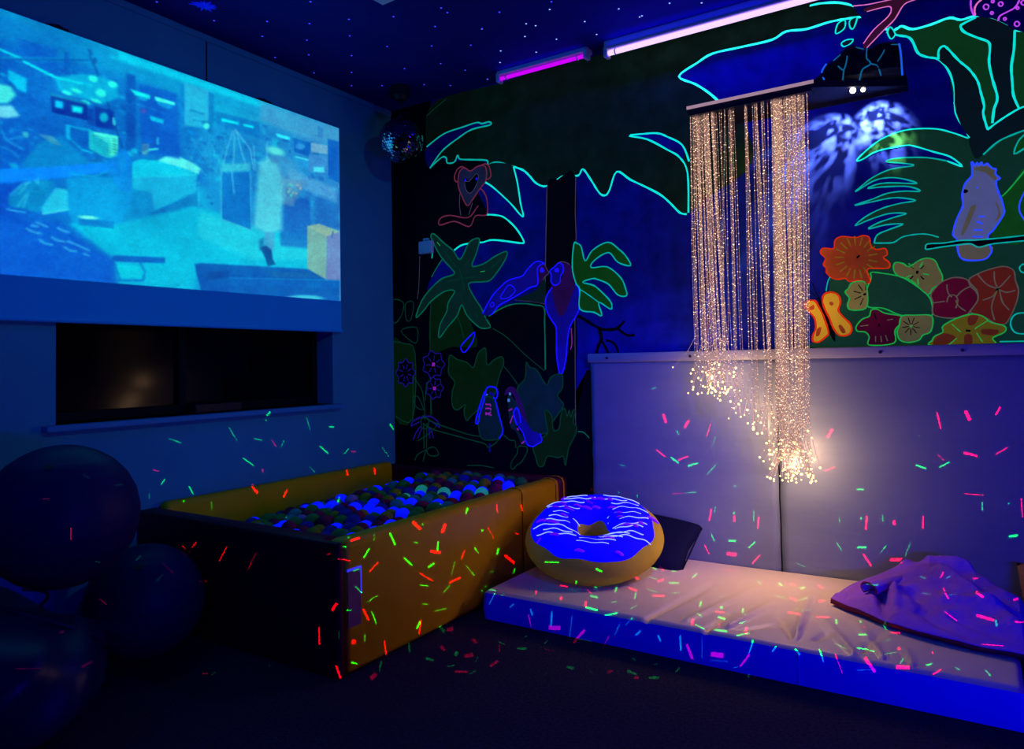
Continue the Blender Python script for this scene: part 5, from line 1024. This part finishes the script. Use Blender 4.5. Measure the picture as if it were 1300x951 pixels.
# ================================================================ laser star projectors (outside the picture, beside and behind the camera)
# two lamps in black boxes whose front plates are pierced; the beams draw red and green dashes on whatever they meet
TILES = [
 (180, 510, 6.5, 'g', [(230,305,320,340,1),(715,210,785,320,1.2),(930,305,990,320,1.5),(835,465,925,530,1.5),(1175,320,1145,380,.8),(190,640,158,685,1.8),(392,700,425,762,1.8),(345,812,347,825,2),(1055,85,1036,115,3),(1025,150,1027,156,2),(60,760,62,810,.8),(575,830,575,890,1)]),
 (180, 510, 6.5, 'r', [(95,562,142,575,2),(1072,315,1110,375,1.6),(998,560,998,575,3.5),(905,692,950,750,3.5),(1200,730,1172,785,2.5)]),
 (360, 510, 6.5, 'g', [(188,130,222,235,.8),(380,208,412,208,2.5),(303,370,365,425,2),(540,388,500,428,1.3),(815,378,870,455,.9),(210,535,260,580,1),(878,185,908,228,2.5),(462,790,440,830,2)]),
 (360, 510, 6.5, 'r', [(560,412,592,412,2.5),(520,560,530,605,2.5),(750,550,755,600,2)]),
 (420, 620, 6.5, 'r', [(680,280,735,335,4),(945,300,922,360,4),(830,520,900,530,4),(170,430,235,410,3),(60,575,160,600,1.2),(390,610,318,690,1.2),(735,700,840,765,1.5),(978,778,1065,738,2),(1105,510,1072,595,1)]),
 (420, 620, 6.5, 'g', [(488,370,530,465,2.5),(755,290,762,315,1),(685,445,715,450,1.5),(885,440,880,510,2.5),(75,478,125,485,1.5),(357,365,357,435,.9),(315,500,272,570,2),(185,682,235,668,2),(200,808,260,865,1.8),(608,578,670,635,2.5),(852,618,808,650,2.5),(728,797,805,807,1.3),(1020,610,1000,710,.8),(1120,640,1190,725,.9),(1185,488,1220,535,1.5),(1130,165,1115,205,3),(1248,345,1248,352,2.5),(145,400,148,408,2.5),(985,800,930,860,.7),(60,115,75,80,2),(905,130,915,133,2)]),
 (420, 730, 6.5, 'r', [(45,240,12,290,4.5),(270,285,310,370,2.5),(190,545,190,558,5),(745,375,728,485,1.5),(45,755,80,850,3.5),(445,540,455,675,1.5),(965,450,1000,448,4),(370,820,335,850,4),(910,590,935,618,3),(1178,535,1195,555,3),(1112,672,1165,660,3.5),(1030,797,1130,800,2)]),
 (420, 730, 6.5, 'g', [(135,292,168,292,2),(338,305,375,400,1.2),(735,390,710,440,3),(895,415,935,470,2.5),(755,240,805,242,1),(860,298,950,278,.7),(65,470,70,525,1.5),(280,490,280,545,1.3),(643,555,653,635,1.8),(172,722,210,732,2.5),(415,718,405,760,2),(405,770,403,800,1),(788,690,840,702,2.5),(1040,638,1028,658,3),(965,755,1020,745,1.5),(1140,820,1195,790,1),(290,230,385,170,.7),(1215,685,1195,710,.8)]),
 (600, 590, 6.5, 'r', [(983,198,983,208,3.5),(945,295,990,318,3),(200,330,205,390,1.5),(400,330,412,380,2),(125,515,175,612,1),(355,565,372,575,2),(560,605,530,650,2),(270,752,340,808,4)]),
 (600, 590, 6.5, 'g', [(1205,225,1207,230,2),(15,690,48,728,1.5),(212,695,203,735,3),(350,860,335,895,1.8),(600,805,712,805,2),(1020,858,1062,882,3),(78,540,80,546,2.5),(140,882,185,885,1)]),
 (600, 730, 6.5, 'r', [(728,88,780,95,2.5),(525,135,522,160,2.5),(728,190,730,198,4.5),(935,225,930,255,4),(940,120,975,150,1.2),(460,330,482,425,1.8),(640,435,712,440,7),(922,458,843,545,4),(1130,495,1075,592,1),(5,535,28,555,3),(220,580,222,632,1.5),(148,752,205,712,2.5),(1115,803,1150,793,2),(590,610,670,628,.7)]),
 (600, 730, 6.5, 'g', [(858,52,850,78,2.5),(1015,95,1018,102,3.5),(978,172,1028,185,3),(1188,105,1178,138,3),(1145,230,1190,215,1),(185,152,135,242,1.8),(342,238,308,265,2),(478,285,493,328,3),(653,308,648,415,3),(935,268,1025,290,3),(1095,335,1195,312,2),(822,338,800,515,1),(1215,402,1172,495,1.2),(875,530,985,550,.6),(100,95,165,97,1.5),(210,550,265,575,1),(430,510,450,505,1.5),(370,605,440,607,2.2),(620,542,590,568,1),(782,760,830,770,2.5),(608,810,592,838,1),(965,790,995,818,.9),(1283,797,1300,800,2.5),(45,680,25,715,.7),(70,128,90,135,1.5),(265,150,235,175,.8)]),
 (780, 490, 6.5, 'r', [(405,238,425,300,4),(612,290,580,340,4),(795,315,760,415,1.5),(350,530,415,582,2.2),(530,612,608,580,2.2),(480,890,560,885,1)]),
 (780, 490, 6.5, 'g', [(515,370,530,400,1.2),(468,590,528,635,2.8),(612,660,682,637,2.8),(835,655,762,730,1.2),(835,420,805,500,.7),(45,650,88,660,1.2),(300,30,350,8,.7),(985,825,1020,825,1),(580,885,680,878,.8)]),
 (780, 610, 6.5, 'r', [(800,238,785,330,3),(988,295,990,335,4),(1192,305,1183,392,3),(937,605,1000,612,6),(1200,618,1142,680,2.5),(745,535,780,605,2),(910,728,1010,752,1.3),(160,790,195,812,4),(362,830,402,820,4),(375,715,405,735,3.5),(122,885,180,910,3)]),
 (780, 610, 6.5, 'g', [(835,210,825,270,1.2),(988,265,988,272,2.5),(1152,255,1148,330,1.5),(800,445,825,500,1.6),(948,497,998,500,2.8),(1160,508,1112,555,2),(318,718,345,735,2.5),(480,750,512,743,2.5),(680,770,645,800,2.5),(290,800,355,815,1.3),(455,845,525,847,2.8),(1182,825,1205,860,1.5),(188,125,188,138,2)]),
 (780, 730, 6.5, 'r', [(320,172,410,172,3),(648,370,642,405,4),(838,305,905,308,2.5),(862,420,866,425,4),(600,578,642,688,4.5),(810,655,885,665,8),(1112,660,1040,752,3.5),(1088,440,1085,470,4),(175,845,190,848,3)]),
 (780, 730, 6.5, 'g', [(178,148,168,192,2),(715,222,707,255,3),(883,265,885,270,4),(685,318,725,345,1.3),(858,348,910,362,2.5),(668,408,745,450,1.8),(832,452,925,465,3),(1062,280,1060,312,3),(1035,400,1085,382,1.2),(1012,500,1110,480,2),(270,115,350,140,.7),(470,148,540,147,.7),(860,177,908,178,.9),(190,245,132,280,1),(155,350,92,412,1),(212,462,180,498,2.8),(362,500,380,545,3),(542,505,548,620,2.8),(722,505,722,690,.8),(790,702,930,715,.6),(1145,542,1110,648,2),(1107,820,1108,843,1.5),(112,793,180,820,2),(535,765,505,800,1.3),(290,847,362,848,2.5),(325,742,355,735,1),(150,688,172,708,1.2),(975,768,1030,755,.7)]),
 (970, 490, 6.5, 'r', [(562,360,525,420,4.5),(580,668,500,705,2)]), (970, 490, 6.5, 'g', [(768,855,818,855,2)]),
 (970, 610, 6.5, 'r', [(848,300,840,400,3.5),(1072,335,1075,360,4.5),(822,610,880,700,3),(1050,655,1130,655,5.5),(220,858,255,860,3.5),(445,862,480,888,2.5)]),
 (970, 610, 6.5, 'g', [(797,308,800,314,2.5),(775,552,835,552,3.5),(760,802,845,802,2.5),(598,515,643,580,1.2),(1015,532,965,592,1.2),(623,275,622,345,.8),(980,285,980,345,.7),(265,680,335,715,.8),(1210,510,1165,625,.6),(122,850,150,868,2.5),(302,893,335,882,2.5)]),
 (970, 730, 6.5, 'r', [(220,188,265,205,3.5),(455,217,492,210,3.5),(205,308,298,322,3),(437,346,535,350,2.5),(1045,475,1120,478,2.5),(590,658,645,812,1.5),(838,695,912,795,5),(1100,760,1192,765,5.5),(1110,605,1115,612,4),(820,432,840,432,1.2)]),
 (970, 730, 6.5, 'g', [(95,170,175,190,1.2),(285,207,357,188,1.8),(597,368,597,400,3),(793,380,795,387,4),(998,388,998,445,2.5),(780,492,845,492,2.5),(590,465,635,500,1),(270,295,400,287,.8),(775,605,880,615,2),(100,592,68,632,2.5),(262,618,295,658,3),(465,622,488,715,2.2),(995,548,1040,528,.7),(990,650,1090,640,.8),(1148,690,1125,730,1.5),(770,785,900,783,.6),(590,570,670,605,.6),(765,252,800,250,1)]),
 (1130, 490, 7.647, 'r', [(455,262,492,410,2.2),(735,250,770,325,5),(1068,210,1028,278,2.8),(722,650,842,680,3.5),(1140,595,1030,662,1.5),(455,660,525,725,.7)]),
 (1130, 490, 7.647, 'g', [(255,770,345,800,2.2),(480,790,572,740,1.8),(275,480,285,490,1)]),
 (1130, 600, 7.647, 'r', [(320,430,320,540,2.6),(725,205,905,220,1.3),(1272,250,1285,430,1.8)]), (1130, 600, 7.647, 'g', [(895,290,896,365,1.3),(1158,622,1235,610,3.5),(1152,300,1154,305,1.8)]),
 (1130, 700, 5.594, 'r', [(380,150,358,185,2),(585,193,622,193,2.5),(380,272,412,335,2.5),(615,295,658,322,4),(620,455,730,488,4.5),(880,345,905,338,3.5),(390,430,475,495,1.5),(890,502,950,505,2),(650,660,800,670,1.5),(300,715,300,725,2.5),(360,840,305,878,2)]),
 (1130, 700, 5.594, 'g', [(217,178,247,192,2.8),(400,190,428,178,1.5),(217,296,285,303,1.3),(405,315,470,303,.8),(750,490,757,530,3.5),(600,200,593,218,1),(293,800,262,808,2.5),(465,825,492,840,1.5),(678,845,713,885,1.5)]),
 (100, 640, 3.8235, 'r', [(570,185,550,210,2.2),(488,218,522,252,2.8),(718,208,683,275,2),(860,235,820,320,.9),(403,283,460,335,1),(598,358,622,378,1.3),(100,460,135,487,2),(15,537,22,540,3),(130,690,160,678,3),(1166,600,1168,680,2.5),(600,826,628,822,1.5),(1205,245,1222,240,1.5)]),
 (100, 640, 3.8235, 'g', [(172,202,174,206,1.8),(300,252,278,272,2.3),(80,278,108,284,1.2),(605,76,608,82,2),(998,42,1000,46,2),(410,340,372,378,.9),(645,830,662,815,1),(925,780,928,790,1)]),
 (0, 540, 2.826, 'g', [(410,215,438,212,1.3),(290,170,318,188,.6)]), (0, 540, 2.826, 'r', [(254,370,254,410,2),(150,264,175,265,1),(55,873,145,873,1)])]
bpy.context.view_layer.update(); DG = bpy.context.evaluated_depsgraph_get()
m_box = mat('projector_casing', (0.01, 0.01, 0.012), 0.6, 0.2)
def laser(name, col, key, apex, power, label):
    holes = []; c2 = Vector((0, 0, 0))
    fw = (FWD*1.0+Vector((0, 0, -0.16))).normalized(); rt = fw.cross(Vector((0, 0, 1))).normalized(); up = rt.cross(fw); D = 0.09
    for ox, oy, s, c, lst in TILES:
        if c != key: continue
        for x0, y0, x1, y1, wd in lst:
            a = (ox+x0/s, oy+y0/s); b = (ox+x1/s, oy+y1/s); L = math.hypot(b[0]-a[0], b[1]-a[1]) or 0.1
            wd = max(0.45, wd*(0.8 if wd >= 2 else 0.3+0.25*wd)); ux, uy = (b[0]-a[0])/L, (b[1]-a[1])/L; ext = wd*0.35
            m = ((a[0]+b[0])/2, (a[1]+b[1])/2); dr = ray(*m)
            hit, loc, nor, *_ = SC.ray_cast(DG, CAM, dr.normalized())
            if not hit: continue
            if loc.z < 0.01: wd *= 1.7; ext = wd*0.3
            if abs(nor.dot(dr.normalized())) < 0.08: nor = -dr.normalized()
            poly_ = []
            for sa, sb in ((-1, -1), (1, -1), (1, 1), (-1, 1)):
                hl = L/2+ext; q = (m[0]+ux*hl*sa-uy*wd/2*sb, m[1]+uy*hl*sa+ux*wd/2*sb); d = ray(*q)
                w3 = CAM+d*((loc-CAM).dot(nor)/d.dot(nor)); e = w3-apex; k = D/e.dot(fw)
                poly_.append(Vector((e.dot(rt)*k, e.dot(up)*k)))
            holes.append(poly_)
    xs_ = [p.x for h in holes for p in h]; ys_ = [p.y for h in holes for p in h]
    bx0, bx1, by0, by1 = min(xs_)-0.012, max(xs_)+0.012, min(ys_)-0.012, max(ys_)+0.012
    V2 = [Vector((bx0, by0)), Vector((bx1, by0)), Vector((bx1, by1)), Vector((bx0, by1))]; FC = [[0, 1, 2, 3]]
    for h in holes:
        ar = sum(h[i].x*h[(i+1) % 4].y-h[(i+1) % 4].x*h[i].y for i in range(4))
        if ar < 0: h = h[::-1]
        FC.append(list(range(len(V2), len(V2)+4))); V2 += h
    ov, oe, of_, _, _, fo = delaunay_2d_cdt([v*1000 for v in V2], [], FC, 1, 1e-5)
    keep = [t for t, o in zip(of_, fo) if all(q == 0 for q in o)]
    to3 = lambda p, d=D: apex+rt*p.x+up*p.y+fw*d
    t = thing(name, apex+Vector((0, 0, -0.09)), label, 'projector', 'laser star projectors behind the camera')
    G().add([to3(Vector((p.x/1000, p.y/1000))) for p in ov], keep).build('pierced_plate', m_box, t)
    q4 = [to3(v) for v in V2[:4]]; b4 = [apex-fw*0.02+rt*sx*0.02+up*sy*0.02 for sx, sy in ((-1, -1), (1, -1), (1, 1), (-1, 1))]
    G().add(q4+b4, [(0, 1, 5, 4), (1, 2, 6, 5), (2, 3, 7, 6), (3, 0, 4, 7), (4, 5, 6, 7)]).build('casing', m_box, t)
    low = min([p.z for p in q4+b4])
    G().tube([(apex.x, apex.y, apex.z-0.018), (apex.x, apex.y, 0.42)], 0.010, 10).build('pole', m_dark, t)
    for k in range(3):
        a = 2*math.pi*k/3+0.5
        G().tube([(apex.x, apex.y, 0.45), (apex.x+0.22*math.cos(a), apex.y+0.22*math.sin(a), 0.006)], 0.008, 8).build('leg', m_dark, t)
    lamp(name+'_light', 'POINT', apex, power, col, shadow_soft_size=0.0)
laser('laser_projector', (1.0, 0.0, 0.05), 'r', Vector((3.36, -4.05, 0.98)), LASER_R, 'red laser star projector on a black tripod behind the camera')
laser('laser_projector', (0.0, 1.0, 0.10), 'g', Vector((3.80, -3.95, 0.98)), LASER_G, 'green laser star projector on a black tripod behind the camera')
